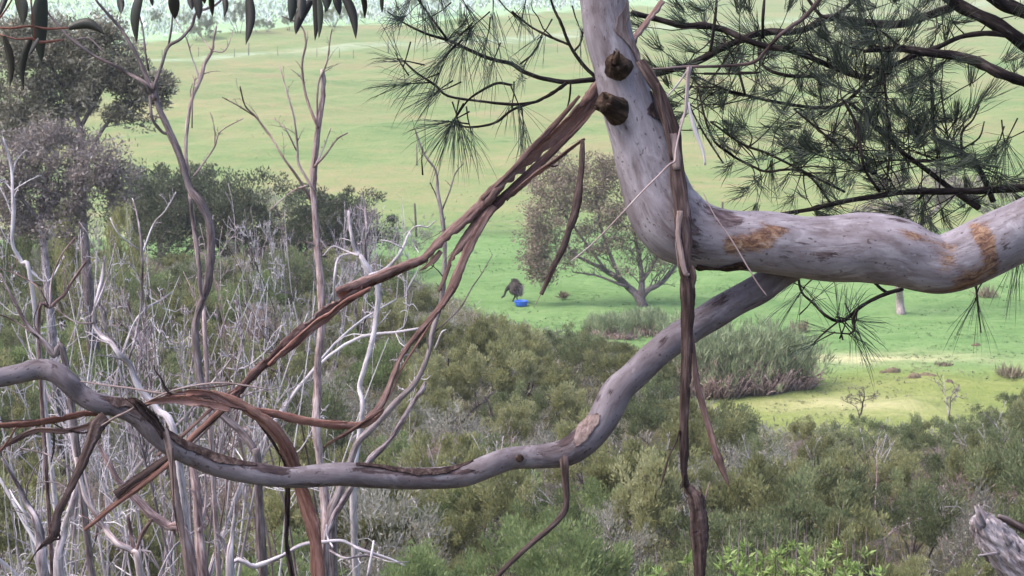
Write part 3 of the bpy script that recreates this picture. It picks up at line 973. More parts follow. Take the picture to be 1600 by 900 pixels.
# bare little trees at the edge of the yellow flat
for (px, py, d, w, lab) in ((1362, 622, 57, 2.4, 'small leafless umbrella-shaped grey tree at the front of the yellow flat'),
                            (1514, 605, 58, 1.9, 'small leafless grey tree near the right edge of the yellow flat'),
                            (1372, 690, 46, 1.6, 'bush of pale bare upright stems in the right thicket')):
    x = (px - 800) / F * d; y = d * 1.02
    a, b, zt = SMALLTREE[0 if px == 1362 else 1 if px == 1514 else 2]
    h = P(px, py, d)[2] - place_z(x, y)
    copy_pair('bare_tree', (a, b), ('trunk', 'branches'), x, y, w * 1.15, px, lab, 'bare tree', None, h / zt)

# bushes along the crop's lower edge on the hill
CROPLAB = ['largest dark bush below the pale crop, left of the long hanging leaf', 'low dark bush at the crop edge behind the sapling fork', 'dark bush at the crop edge where the sapling twigs cross',
           'upper dark bush at the crop edge left of the sapling twigs', 'dark bush at the crop edge farthest left', 'small dark bush at the crop edge right of the long hanging leaf', 'low wide bush second right of the long hanging leaf',
           'low dark bush at the crop edge left of the drooping leaf bunch', 'big dark bush at the crop edge right of the drooping leaf bunch', 'dark bush beside the lowest drooping leaf tip', 'small dark bush just right of the lowest drooping leaf tip',
           'dark bush at the crop edge left of the sheoak needles', 'tall dark bush on the crop behind the left sheoak needles', 'dark bush at the crop edge farthest right, behind sheoak branches', 'smallest dark bush at the crop edge under the sapling twigs']
for i, (px, py, w, h) in enumerate(((372, 52, 4.4, 6.2), (322, 58, 4, 3.6), (305, 62, 3.4, 3), (285, 50, 3.4, 4), (245, 47, 3, 3.6), (400, 50, 2.4, 2.6), (418, 50, 3.4, 2.4), (450, 47, 3, 2.6),
                                   (520, 42, 5, 4.4), (548, 38, 3, 4), (570, 36, 3, 2.4), (610, 32, 3.6, 3), (655, 26, 6, 7), (690, 22, 6, 5), (330, 60, 2.6, 2))):
    g = G(px, py)
    ms = PROTO['dark'][i % 3]
    copy_pair('bush', ms, ('stem', 'foliage'), g[0], g[1], w / 2.5, i * 1.7, CROPLAB[i], 'bush',
              None and 'bushes along the crop edge', h / 2.6, .1)


# reed clumps by the yellow flat and the sedges under the lone tree
def reeds(px, py, d, w, h, n, lab, seed, stemfrac=.5, lean=.35):
    rr = np.random.default_rng(seed)
    x0 = (px - 800) / F * d; g = G(px, py) if d is None else None
    base = G(px, py)
    root = thing('reed_clump', lab, 'reeds', base)
    a1, a2 = MB(), MB()
    th = rr.uniform(0, 6.28, n); r = rr.random(n) ** .5
    bx = base[0] + np.cos(th) * r * w * .42; by = base[1] + np.sin(th) * r * w * .35
    bz = height(bx, by)
    n2 = n
    for i in range(n):
        front = r[i] > .55 and by[i] < base[1] + .15 * w
        hh = h * rr.uniform(.42, 1.05) * (1 - .30 * r[i] ** 2) * (.8 if front else 1)
        dr = np.array([math.cos(th[i]) * r[i] * lean + rr.normal(0, .12), math.sin(th[i]) * r[i] * lean + rr.normal(0, .12), 1])
        q = wander([bx[i], by[i], bz[i] - .05], dr, hh, 4, rr, .34, 0)
        k = 3 if rr.random() < stemfrac else 2
        tw = np.clip(rr.normal(.5, .25), 0, 1)
        a1.tube(q[:4], np.array([.02, .018, .016, .01]) * (1.5 if front else 1), 3, at=np.full(4, tw))
        m = 0 if (r[i] > .55 and by[i] < base[1] + .15 * w and rr.random() < .85) else 12
        if m == 0: continue
        pick = q[np.where(rr.random(m) < .75, 4, 3)] + rr.normal(0, .05, (m, 3))
        aa = unit(dr + rr.normal(0, .55, (m, 3)) + [0, 0, .35])
        a2.leaves(pick, aa, unit(np.cross(aa, rr.normal(size=(m, 3)))), rr.uniform(.22, .55, m), rr.uniform(.022, .042, m), np.clip(rr.normal(tw, .2, m), 0, 1))
    a1.build('stem', M['reedstem'], root)
    a2.build('blades', M['reed'], root, False)
    return root


reeds(1110, 614, 66, 3.6, 2.4, 950, 'grey-green reed clump behind the long hanging bark strip', 1)
reeds(1175, 610, 66, 3.6, 2.75, 950, 'tallest grey-green reed clump with bare brown stems beside the yellow flat', 2)
reeds(1228, 606, 66, 2.6, 2.1, 700, 'lower brownish reed clump at the right end of the reed bed', 3)
reeds(1075, 565, 72, 3.0, 2.0, 380, 'reed clump behind the swooping limb, left of the hanging bark', 4)
reeds(1010, 520, 77, 3.4, .95, 380, 'low pale sedge clump in front of the lone tree trunk', 5)
reeds(955, 525, 76, 3.0, .9, 320, 'low pale sedge clump left of the lone tree trunk', 6)

# weeds, dry tussocks and soil clods on the paddock
for px, py, w, h, lab in ((880, 466, .35, .45, 'small brown weed on the paddock right of the blue tub'), (1541, 465, .9, .8, 'brown dry tussock on the paddock under the right end of the limb'),
                          (1475, 572, .7, .22, 'flat dry tussock in the middle of the right paddock'), (1580, 590, 1.1, .7, 'grey dry tussock at the right edge of the paddock'),
                          (1250, 520, .7, .7, 'grey weed right of the reed bed'), (1440, 440, .9, .3, 'dry tussock behind the thick limb')):
    base = G(px, py)
    rr = np.random.default_rng(int(px))
    root = tag(bpy.data.objects.new('grass_tussock', None), lab, 'tussock')
    COL.objects.unlink(root) if root.name in COL.objects else None
    root = thing('grass_tussock', lab, 'tussock', base)
    mb = MB(); m = 160
    c = base + rr.normal(0, 1, (m, 3)) * [w * .25, w * .25, 0]
    c[:, 2] = height(c[:, 0], c[:, 1])
    a = unit(rr.normal(0, .45, (m, 3)) + [0, 0, 1])
    mb.leaves(c, a, unit(np.cross(a, rr.normal(size=(m, 3)))), h * rr.uniform(.4, 1.1, m), .05, np.clip(rr.normal(.5, .25, m), 0, 1))
    mb.build('blades', M['weed'], root, False)
for i, (px, py, w) in enumerate(((1395, 582, .5), (1428, 590, .45), (1446, 588, .4), (1457, 590, .35), (1525, 541, .35), (1378, 583, .25), (1483, 598, .3))):
    base = G(px, py); rr = np.random.default_rng(i + 200)
    th = np.arange(9) / 9 * 6.283
    mb = MB(); rings = []
    for zz, s in ((-.05, 1.0), (.06, .9), (.13, .6), (.17, .2)):
        r = w * .7 * s * rr.uniform(.75, 1.2, 9)
        rings.append(np.stack([base[0] + np.cos(th) * r, base[1] + np.sin(th) * r * .7, np.full(9, base[2] + zz * (w / .4)) + rr.normal(0, .012, 9)], 1))
    Vv = np.concatenate(rings); qs = [(a * 9 + b, a * 9 + (b + 1) % 9, a * 9 + 9 + (b + 1) % 9, a * 9 + 9 + b) for a in range(3) for b in range(9)]
    mb.add(Vv, qs, None, [list(range(27, 36))])
    o = mb.build('soil_mound', M['clod'], None)
    tag(o, ('wide brown soil mound left of the row of three, beside the sandy patch', 'left mound of the row of three brown soil mounds', 'middle mound of the row of three brown soil mounds', 'right mound of the row of three brown soil mounds',
            'lone brown soil mound high on the right paddock', 'tiny brown soil mound at the end of the sandy patch', 'small brown soil mound farthest right on the yellow flat')[i], 'soil mound', 'soil mounds on the right paddock')

# ------------------------------------------------------------------ fences
def fence(name, label, px_list, yy, hts, wires, rad):
    pts = [np.array([(px - 800) / F * yy * 1.007, yy, 0]) for px in px_list]
    for p in pts: p[2] = place_z(p[0], p[1])
    root = thing(name, label, 'fence', pts[0])
    rr = np.random.default_rng(len(px_list))
    tops = []
    for i, p in enumerate(pts):
        h = hts[i % len(hts)]
        ln = rr.normal(0, .03, 2)
        t = p + [ln[0] * h, ln[1] * h, h]
        mb = MB(); mb.tube(np.array([p - [0, 0, .3], p * .5 + t * .5, t]), np.array([rad, rad * .95, rad * .85]) * (1.5 if h > 1.6 else .8), 8, .08, i)
        mb.build('post', M['post'], root)
        tops.append((p, t, h))
    for w in wires:
        mb = MB()
        q = [p + (t - p) * min(.96, w / h) + [0, -.06, 0] for p, t, h in tops]
        mb.tube(np.array(q), np.full(len(q), .006), 4)
        mb.build('wire', M['wire'], root)
    return root


fence('fence', 'old wire fence with weathered wooden posts along the foot of the hill', [-80, 60, 200, 340, 470, 560, 651, 750, 850, 930, 1040, 1095, 1115, 1128, 1137, 1230, 1330, 1430, 1530, 1640, 1760],
      113, [1.25, 1.1, 1.2, 1.15, 1.2, 1.15, 2.3, 1.2, 1.25, 1.15, 1.2, 1.1, .9, 2.3], (.35, .7, 1.0), .055)
fence('fence', 'far wire fence with thin posts beside the pale track on the upper hill', [262, 318, 373, 395, 440, 500, 535, 556, 610, 670, 730, 800, 870], 285, [1.5, 1.6, 1.5, 2.2, 1.5], (.5, 1.1), .06)
for px, py, h, lab in ((651.5, 258, 1.9, 'single thin fence post standing on the open hillside'),):
    g = G(px, py)
    mb = MB(); mb.tube(np.array([g - [0, 0, .2], g + [0, 0, h]]), np.array([.06, .05]), 7, .05, 3)
    tag(mb.build('fence_post', M['post'], None), lab, 'post')

# ------------------------------------------------------------------ emu and feed tub
def emu(px, py):
    base = G(px, py)
    root = thing('emu', 'brown emu feeding on the green paddock with its head lowered', 'emu', base)
    k = 30.8
    W = lambda x, y, dy=0.0: (np.array([(x - px) / k, dy, (py - y) / k]))
    verts, edges, rad = [], [], []

    def chain(rows, start=None):
        prev = start
        for (x, y, dy, r) in rows:
            verts.append(W(x, y, dy)); rad.append(r)
            if prev is not None: edges.append((prev, len(verts) - 1))
            prev = len(verts) - 1
        return prev
    chain([(806, 451, 0, .27)])
    chain([(811, 452, 0, .25), (814.5, 454, 0, .15)], 0)
    chain([(801, 448, 0, .27), (796.5, 450, 0, .17), (793, 452, -.02, .09), (790.8, 456, -.04, .06), (789.5, 461, -.05, .05), (788, 463, -.06, .062), (786, 464, -.07, .045), (784.3, 465.5, -.08, .014)], 0)
    hip = 0
    chain([(804.5, 458, -.12, .12), (805, 462.5, -.14, .05), (802.5, 467, -.10, .032), (801, 471, -.12, .028), (798.5, 471.6, -.16, .022)], hip)
    chain([(807, 458, .12, .12), (808.5, 462.5, .12, .05), (807, 466, .16, .032), (808.5, 470, .14, .028), (806, 470.6, .10, .022)], hip)
    me = bpy.data.meshes.new('body')
    me.from_pydata([tuple(v) for v in verts], edges, [])
    o = bpy.data.objects.new('body', me); COL.objects.link(o); o.parent = root
    sk = o.modifiers.new('skin', 'SKIN'); sk.use_smooth_shade = True
    for i, r in enumerate(rad):
        me.skin_vertices[0].data[i].radius = (r, r)
    me.skin_vertices[0].data[0].use_root = True
    ss = o.modifiers.new('sub', 'SUBSURF'); ss.levels = 2; ss.render_levels = 2
    me.materials.append(plain('emu_skin', (.025, .021, .02), .8, .3, 12))
    rr = np.random.default_rng(4)
    mb = MB(); m = 1500
    tt = rr.random(m); cen = np.stack([np.interp(tt, [0, .5, 1], [W(797, 450)[0], W(803, 448)[0], W(813, 452)[0]]), np.zeros(m),
                                       np.interp(tt, [0, .5, 1], [W(0, 450)[2], W(0, 449)[2], W(0, 453)[2]])], 1)
    rd = np.interp(tt, [0, .4, .75, 1], [.20, .33, .30, .20])
    phi = rr.uniform(-2.4, 2.4, m)
    nrm = np.stack([rr.normal(0, .12, m), np.sin(phi), np.cos(phi)], 1)
    hump = np.exp(-((tt - .45) / .22) ** 2) * .10 * np.clip(np.cos(phi), 0, 1)
    c = cen + nrm * (rd + hump)[:, None]
    a = unit(np.stack([.55 + rr.normal(0, .25, m), np.sin(phi) * .8, -.9 + .5 * np.cos(phi) + rr.normal(0, .2, m)], 1))
    pale = np.clip(np.where((tt > .72) & (phi < -.5), .9, .28) + rr.normal(0, .16, m), 0, 1)
    mb.leaves(c + np.array(base), a, unit(np.cross(a, nrm)), rr.uniform(.14, .28, m), rr.uniform(.02, .05, m), pale)
    mb.build('plumage', leaf_mat('emu_feathers', [(0, (.022, .017, .015)), (.4, (.06, .046, .042)), (.75, (.15, .12, .11)), (1, (.34, .30, .29))], .1, 0), root, False)
    return root


emu(803, 471.5).scale = (1.1, 1.1, 1.08)


def tub(px, py):
    base = G(px, py) + np.array([0, 0, .0])
    root = thing('feed_tub', 'round blue plastic feed tub on the grass beside the emu', 'feed tub', base)
    k = 28; th = np.arange(k) / k * 6.2832
    blue = plain('blue_plastic', (.03, .13, .62), .35, .08, 6, .5)
    prof = [(.29, -.02), (.305, .10), (.315, .23), (.318, .245), (.295, .245), (.285, .22), (.262, .06), (.02, .05)]
    Vv = np.concatenate([np.stack([base[0] + np.cos(th) * r, base[1] + np.sin(th) * r, np.full(k, base[2] + z)], 1) for r, z in prof])
    qs = [(a * k + b, a * k + (b + 1) % k, (a + 1) * k + (b + 1) % k, (a + 1) * k + b) for a in range(len(prof) - 1) for b in range(k)]
    mb = MB(); mb.add(Vv, qs, None, [list(range((len(prof) - 1) * k, len(prof) * k)), list(range(k))[::-1]])
    mb.build('tub', blue, root)
    mb = MB(); mb.tube(np.stack([base[0] + np.cos(np.linspace(0, 6.2832, 30)) * .318, base[1] + np.sin(np.linspace(0, 6.2832, 30)) * .318, np.full(30, base[2] + .243)], 1), np.full(30, .016), 6)
    mb.build('rim', blue, root)
    for s in (-1, 1):
        u = np.linspace(-.32, .32, 8)
        mb = MB(); mb.tube(np.stack([base[0] + s * (.31 + .07 * np.cos(u / .32 * 1.57)), base[1] + u * .5, base[2] + .2 - .03 * np.cos(u / .32 * 1.57)], 1), np.full(8, .014), 6)
        mb.build('handle', blue, root)
    mb = MB(); r = .262
    mb.add(np.vstack([np.stack([base[0] + np.cos(th) * r, base[1] + np.sin(th) * r, base[2] + .13 + NR.normal(0, .012, k)], 1), [[base[0], base[1], base[2] + .16]]]), None, [(i, (i + 1) % k, k) for i in range(k)])
    mb.build('feed', plain('grain_feed', (.22, .16, .08), .9, .3, 40), root)


tub(814.2, 477.5)

# ------------------------------------------------------------------ bare and slender trees in the left middle distance
def stick_tree(name, label, cat, d, traces, mat, seed, base_px=None, lv=2, n=5, tl=.42, minr=.0022, upv=.35, wob=.12, twigmat=None, tstart=.25, group=None, bmask=None):
    """first trace is the trunk (top to bottom or bottom to top), carried down to the ground"""
    rr = np.random.default_rng(seed)
    k_ = .64 if name == 'sapling' else 1.0
    if k_ < 1: traces = [[(r[0], r[1], r[2] * k_, *r[3:]) for r in t] for t in traces]
    else:
        traces = [[(r[0], r[1], r[2] * (.66 if i == 0 else .52), *r[3:]) for r in t] for i, t in enumerate(traces)]
    t0 = traces[0]
    if t0[0][1] < t0[-1][1]: t0 = t0[::-1]
    bx = base_px if base_px is not None else t0[0][0]
    g = ground_at(bx, d)
    x, y, dd = project(g)
    w = t0[0][2]
    mid = ((t0[0][0] * .6 + x * .4), (t0[0][1] * .6 + y * .4), w * 1.15, d * .6 + dd * .4)
    rows = [(x, y + 10, w * 1.7, dd), mid] + [tuple(r) for r in t0]
    rows = rows[:3] + [(r[0] + rr.normal(0, .8), r[1], r[2] * rr.uniform(.9, 1.12), *r[3:]) for r in rows[3:]]
    root = thing(name, label, cat, g, group)
    pl = [trace(rows, d, 5, wob * .3, seed)] + [trace(t if t[0][1] > t[-1][1] else t[::-1], d, 4, wob, seed + 3 + i) for i, t in enumerate(traces[1:])]
    mb = MB(); mb.tube(*pl[0], 12, .13, seed)
    mb.build('trunk', M[mat], root)
    for i, (q, r) in enumerate(pl[1:]):
        mb = MB(); mb.tube(q, r, 9, .13, seed + i)
        mb.build('branch', M[mat], root)
    if n:
        mb = MB(); out = []
        for i, (q, r) in enumerate(pl):
            qq, rd = (q[10:], r[10:]) if i == 0 else (q, r)
            L = np.linalg.norm(np.diff(qq, axis=0), axis=1).sum()
            twigs(rr, qq, rd * .55, out, lv, n, tl * min(1, 1.6 / max(L, .3)), .55, upv, .75, tstart, np.array([1, .7, 1]), minr)
        for q, r in out: mb.tube(q, r, 4)
        mb.build('twigs', M[twigmat or mat], root)
    return root


stick_tree('sapling', 'slender brown forked sapling with leaning trunk at the left', 'sapling', 13.0,
           [[(238, 130, 14), (247, 163, 15), (263, 200, 16), (280, 243, 17), (297, 293, 18), (312, 315, 19), (325, 340, 20), (330, 367, 20), (328, 417, 19), (323, 450, 19), (310, 487, 19), (305, 517, 18), (308, 567, 18), (313, 600, 18), (330, 630, 18), (352, 655, 18), (378, 676, 19), (398, 705, 20), (402, 730, 20)],
            [(240, 150, 11), (227, 130, 10), (200, 115, 9), (180, 103, 8), (147, 87, 7), (123, 70, 7), (103, 53, 6), (83, 30, 5), (60, 0, 4), (50, -20, 4)],
            [(242, 155, 11), (233, 130, 11), (217, 93, 10), (203, 67, 9), (187, 43, 8), (167, 20, 7), (150, 0, 6), (140, -20, 5)],
            [(240, 140, 9), (253, 100, 8), (263, 73, 8), (283, 60, 8), (300, 40, 8), (307, 20, 7), (333, 10, 6), (352, -6, 5)],
            [(263, 73, 6), (268, 43, 5), (270, 15, 4), (272, -15, 4)],
            [(232, 110, 6), (227, 80, 5), (222, 40, 4), (210, 0, 3)],
            [(300, 300, 10), (270, 220, 7), (253, 206, 8), (240, 190, 7), (236, 175, 7), (234, 150, 6)],
            [(318, 470, 9), (313, 450, 10), (310, 400, 10), (302, 350, 9), (297, 310, 8)],
            [(118, 62, 4), (140, 60, 3), (165, 85, 3)]],
           'sapling', 31, 402, 2, 2, .25, .0018, .3, .05, None, .55)
stick_tree('dead_tree', 'tall dead forked pale tree with dark twigs standing left of the peeled bark', 'dead tree', 17.0,
           [[(503, 108, 9), (505, 150, 11), (497, 200, 13), (490, 260, 15), (490, 300, 15), (492, 333, 15), (497, 400, 15), (500, 440, 16), (503, 513, 17), (498, 567, 17), (495, 600, 18), (495, 667, 18), (500, 723, 18), (508, 790, 22), (510, 860, 24)],
            [(497, 200, 9), (478, 150, 8), (472, 100, 7), (478, 67, 6), (470, 40, 5), (440, 25, 3)],
            [(490, 262, 9), (495, 200, 7), (497, 133, 6), (510, 100, 5), (516, 60, 4), (519, 45, 3)],
            [(490, 320, 9), (467, 280, 8), (443, 247, 7), (423, 213, 6), (400, 183, 6), (383, 165, 5), (375, 135, 4)], [(400, 183, 4), (372, 165, 4), (347, 152, 3)],
            [(492, 300, 8), (467, 257, 8), (465, 233, 7), (460, 187, 6), (450, 150, 5), (437, 103, 3)],
            [(490, 262, 8), (510, 240, 6), (527, 217, 5), (543, 208, 4)], [(495, 255, 6), (508, 225, 4), (517, 200, 3)],
            [(463, 235, 5), (445, 200, 4), (428, 186, 3)], [(480, 290, 6), (455, 300, 5), (420, 330, 3)]],
           'dead_pink', 32, 512, 3, 5, .26, .0019, .5, .1, 'dead_dark')
stick_tree('dead_tree', 'twisted silvery dead tree with a hollow, beside the peeled bark strip', 'dead tree', 22.0,
           [[(545, 330, 6), (550, 370, 9), (556, 392, 12), (566, 404, 14), (574, 420, 16), (590, 450, 14), (588, 500, 13), (580, 533, 12), (570, 575, 12), (563, 605, 12), (566, 633, 12), (561, 683, 13), (552, 760, 16)],
            [(577, 430, 9), (600, 422, 11), (618, 405, 10), (629, 388, 8), (640, 363, 6), (653, 353, 5), (668, 355, 4), (680, 345, 3)],
            [(574, 415, 8), (570, 385, 8), (573, 360, 7), (570, 330, 6), (567, 300, 4)], [(573, 372, 6), (580, 345, 5), (584, 325, 4)],
            [(560, 400, 7), (540, 392, 6), (520, 385, 5), (505, 400, 4)], [(629, 388, 5), (610, 378, 4), (595, 375, 3)], [(640, 363, 4), (648, 385, 3), (655, 395, 2)],
            [(556, 395, 7), (530, 402, 6), (523, 430, 7), (522, 470, 8)]],
           'dead', 33, 545, 3, 6, .30, .0024, .4, .15)
stick_tree('dead_tree', 'leaning grey dead tree crossing behind the hanging bark strands', 'dead tree', 15.0,
           [[(647, 200, 3), (663, 240, 5), (680, 267, 6), (684, 300, 7), (690, 333, 9), (694, 370, 10), (694, 410, 10), (692, 450, 10), (687, 480, 11), (677, 517, 11), (667, 560, 12), (647, 600, 12), (620, 627, 13), (587, 663, 14), (560, 690, 15), (547, 717, 16), (530, 770, 20), (518, 830, 26)],
            [(678, 520, 5), (700, 500, 4), (720, 480, 5), (737, 450, 4), (753, 427, 3), (770, 397, 2)], [(690, 330, 5), (702, 300, 5), (712, 270, 4), (725, 255, 3)], [(690, 345, 5), (683, 310, 4), (672, 285, 3)]],
           'dead_dark', 34, 520, 2, 4, .22, .0016, .4, .06, None, .4)
stick_tree('dead_tree', 'smooth pale grey dead stem leaning up to the right above the limb', 'dead tree', 13.5,
           [[(664, 598, 8), (660, 610, 11), (647, 627, 12), (627, 663, 13), (607, 690, 13), (580, 717, 14), (560, 745, 14), (547, 763, 14), (533, 787, 14), (520, 815, 14), (508, 870, 18)], [(680, 545, 7), (690, 520, 5), (697, 515, 3)]],
           'dead', 35, 505, 1, 0)
stick_tree('dead_tree', 'slim pale dead stem forking upward in front of the hillside at the left', 'dead tree', 16.0,
           [[(338, 40, 4), (335, 60, 5), (330, 80, 7), (320, 100, 8), (313, 123, 9), (300, 157, 9), (292, 200, 8), (290, 245, 8), (300, 330, 9), (318, 470, 10), (322, 560, 11)],
            [(312, 130, 5), (306, 107, 5), (300, 90, 4), (293, 65, 4), (283, 45, 3), (262, 10, 3)], [(332, 80, 4), (350, 80, 4), (360, 62, 3), (365, 45, 2)], [(330, 78, 4), (318, 62, 3), (308, 50, 3)],
            [(300, 200, 4), (301, 150, 4), (305, 120, 4)], [(303, 275, 6), (318, 255, 5), (335, 230, 5), (345, 205, 4), (380, 185, 3)], [(336, 228, 4), (335, 200, 3), (328, 175, 2)]],
           'dead_pink', 36, 325, 2, 5, .22, .0018, .5, .08, 'dead_dark')
stick_tree('dead_tree', 'pale dead stem with wide fork rising behind the bent limb at the left', 'dead tree', 15.0,
           [[(163, 400, 4), (160, 433, 8), (152, 470, 9), (146, 505, 11), (160, 525, 12), (173, 535, 13), (190, 555, 14), (203, 572, 14), (218, 605, 15), (245, 640, 15), (275, 690, 18)],
            [(146, 505, 7), (130, 505, 5), (112, 500, 4), (85, 480, 3)], [(150, 480, 6), (165, 440, 5), (175, 405, 4), (180, 380, 3)], [(200, 565, 7), (208, 540, 8), (214, 515, 8), (221, 475, 8), (222, 400, 8), (215, 340, 5), (207, 310, 3)],
            [(221, 400, 6), (240, 350, 5), (258, 330, 4), (275, 300, 3)], [(216, 390, 5), (185, 365, 4), (172, 340, 3)]],
           'dead', 37, 300, 3, 6, .30, .0022, .5, .15)
stick_tree('dead_tree', 'pinkish dead stem in front of the bent limb at the far left', 'dead tree', 13.0,
           [[(137, 405, 5), (112, 440, 7), (100, 460, 8), (78, 480, 8), (60, 513, 9)], [(78, 480, 6), (80, 440, 5), (95, 400, 4), (118, 370, 3)], [(78, 482, 5), (60, 450, 5), (30, 430, 4), (0, 420, 3)]],
           'dead_pink', 38, 40, 3, 6, .34, .002, .5, .1)
stick_tree('dead_tree', 'dark leaning dead trunk above the bent limb at the far left', 'dead tree', 12.0,
           [[(0, 427, 5), (20, 467, 8), (43, 507, 10), (67, 533, 14), (85, 555, 17), (103, 570, 16)], [(67, 533, 7), (50, 520, 6), (20, 500, 5), (-5, 490, 4)], [(60, 525, 5), (53, 500, 4), (62, 470, 3)]],
           'dead_dark', 39, 150, 2, 3, .3, .002, .4, .08)
stick_tree('dead_tree', 'pale dead stem with pinkish bark below the tall gum crown', 'dead tree', 18.0,
           [[(5, 215, 4), (18, 260, 6), (20, 300, 8), (22, 330, 9), (20, 380, 9), (35, 410, 9), (50, 450, 10)], [(20, 300, 5), (8, 285, 4), (-5, 280, 3)], [(25, 395, 6), (45, 420, 6), (75, 440, 5), (100, 400, 4)]],
           'dead', 40, 80, 3, 6, .32, .0026, .5, .1)
stick_tree('dead_tree', 'bluish-grey forked dead trunk at the lower left corner', 'dead tree', 11.0,
           [[(5, 715, 7), (20, 742, 9), (33, 767, 11), (45, 790, 14), (57, 813, 18), (65, 850, 22), (68, 900, 26)], [(57, 815, 9), (40, 803, 8), (25, 783, 6), (15, 765, 4)]],
           'dead', 41, 75, 3, 4, .45, .0016, .5, .1)
stick_tree('dead_tree', 'bundle of pale twisted dead stems left of the dark hanging bark', 'dead tree', 12.5,
           [[(105, 640, 6), (115, 700, 9), (124, 740, 12), (112, 790, 15), (100, 830, 18), (92, 900, 24)], [(124, 745, 8), (85, 715, 6), (55, 705, 5), (30, 700, 3)], [(105, 800, 9), (120, 760, 8), (140, 700, 6), (150, 660, 4)]],
           'dead', 42, 90, 3, 5, .4, .0018, .5, .15)
stick_tree('dead_tree', 'pale forked dead stump with cut-off limbs at the bottom left', 'dead tree', 12.0,
           [[(118, 715, 8), (133, 773, 11), (150, 805, 12), (167, 827, 13), (185, 850, 14), (207, 862, 16), (218, 890, 18)], [(210, 868, 13), (205, 835, 12), (200, 808, 11)], [(211, 866, 11), (222, 835, 12), (237, 812, 12)]],
           'dead_pink', 43, 225, 2, 2, .25, .0018, .5, .08)
stick_tree('dead_tree', 'thick brown leaning dead branch behind the lower limb at the left', 'dead tree', 13.0,
           [[(148, 672, 7), (157, 700, 10), (172, 728, 12), (187, 753, 14), (213, 780, 17), (235, 803, 20), (262, 822, 22), (292, 850, 25)]],
           'dead_pink', 44, 330, 2, 4, .3, .002, .4, .08, 'dead_dark')
stick_tree('dead_tree', 'upright grey and pink dead trunk under the middle of the limb', 'dead tree', 13.5,
           [[(296, 690, 14), (303, 740, 17), (307, 767, 19), (311, 833, 22), (318, 900, 26)], [(311, 830, 10), (322, 780, 8), (318, 700, 6)]],
           'dead_pink', 45, 322, 2, 4, .3, .002, .4, .08)
stick_tree('dead_tree', 'jagged silvery dead stump at the bottom left beside a pale limb', 'dead tree', 12.5,
           [[(368, 782, 3), (367, 805, 8), (363, 840, 12), (360, 900, 22)], [(360, 890, 12), (350, 850, 12), (338, 832, 6)]],
           'dead', 46, 360, 2, 3, .3, .0016, .4, .08)
stick_tree('dead_tree', 'long pale dead limb lying across the bottom of the thicket', 'dead tree', 13.0,
           [[(632, 884, 3), (607, 873, 6), (567, 860, 7), (550, 852, 7), (533, 845, 8), (505, 847, 8), (473, 851, 9), (443, 868, 10), (400, 885, 12), (360, 893, 12)], [(515, 860, 6), (540, 872, 7), (575, 868, 6), (610, 878, 4), (640, 878, 3)], [(575, 900, 10), (580, 870, 8), (584, 845, 6)], [(510, 820, 4), (512, 840, 5), (520, 855, 6)]],
           'dead', 47, 340, 1, 0)

DT = [(40, 330, 24, 0), (110, 345, 21, 1), (150, 310, 25, 4), (262, 335, 24, 0), (130, 480, 19, 0), (262, 440, 17, 9), (350, 430, 21, 4), (420, 345, 25, 2), (455, 335, 27, 3),
      (30, 660, 13, 4), (292, 470, 19, 9), (10, 440, 18, 4), (200, 450, 19, 1), (160, 800, 12, 0), (40, 800, 11, 1), (240, 430, 22, 2), (20, 345, 28, 1), (85, 380, 27, 4), (135, 365, 29, 0), (190, 385, 28, 1), (235, 375, 30, 4), (300, 400, 27, 1)]
for i, (px, top, d, k) in enumerate(DT):
    a, b, zt = BROOM[0] if k == 9 else DEAD[k]
    g = ground_at(px, d)
    h = P(px, top, d)[2] - g[2]
    where = 'in front of the thicket at the left' if px > 200 else 'at the left edge'
    if k == 9:
        lab = 'broom of fine pale grey twigs close beside the sapling trunk' if px == 292 else 'broom of fine pale grey upright twigs left of the sapling'
        grp = None
    else:
        tone = 'pinkish grey' if 'pink' in a.materials[0].name else 'dark' if 'dark' in a.materials[0].name else 'pale grey'
        lab = place_label(('tall ' if h > 6.5 else 'low ' if h < 4.6 else '') + tone + ' leafless tree, top', px, top)
        grp = 'bare branching trees at the left'
    copy_pair('bare_tree', (a, b), ('trunk', 'branches'), g[0], g[1], h / zt * (.5 if k != 9 else .75), px * .7 + i, lab, 'bare tree', grp, h / zt)

# ------------------------------------------------------------------ the near gum: thick limb, lower limb, stubs
gd = 6.0
rootp = np.array([3.05, 6.2, place_z(3.05, 6.2)])
gum = thing('gum_tree', 'near smooth-barked grey gum with a thick bent limb and a lower swooping limb', 'tree', rootp)


def scar_attr(V, spots):
    a = np.zeros(len(V))
    x, y, d = project(V)
    for (cx, cy, rx, ry, val, ang) in spots:
        u = (x - cx) * math.cos(ang) + (y - cy) * math.sin(ang)
        v = -(x - cx) * math.sin(ang) + (y - cy) * math.cos(ang)
        g = np.exp(-((u / rx) ** 2 + (v / ry) ** 2))
        a = a + val * g
    return np.clip(a, -1, 1)


def limb(name, rows, k, rough, seed, spots, sub=10, mat='gum', front_only=True):
    q, r = trace(rows, gd, sub, 0, seed)
    mb = MB(); mb.tube(q, r, k, rough, seed)
    Vall = np.concatenate(mb.V)
    a = scar_attr(Vall, spots)
    mb.at = [a]
    return mb.build(name, M[mat], gum)


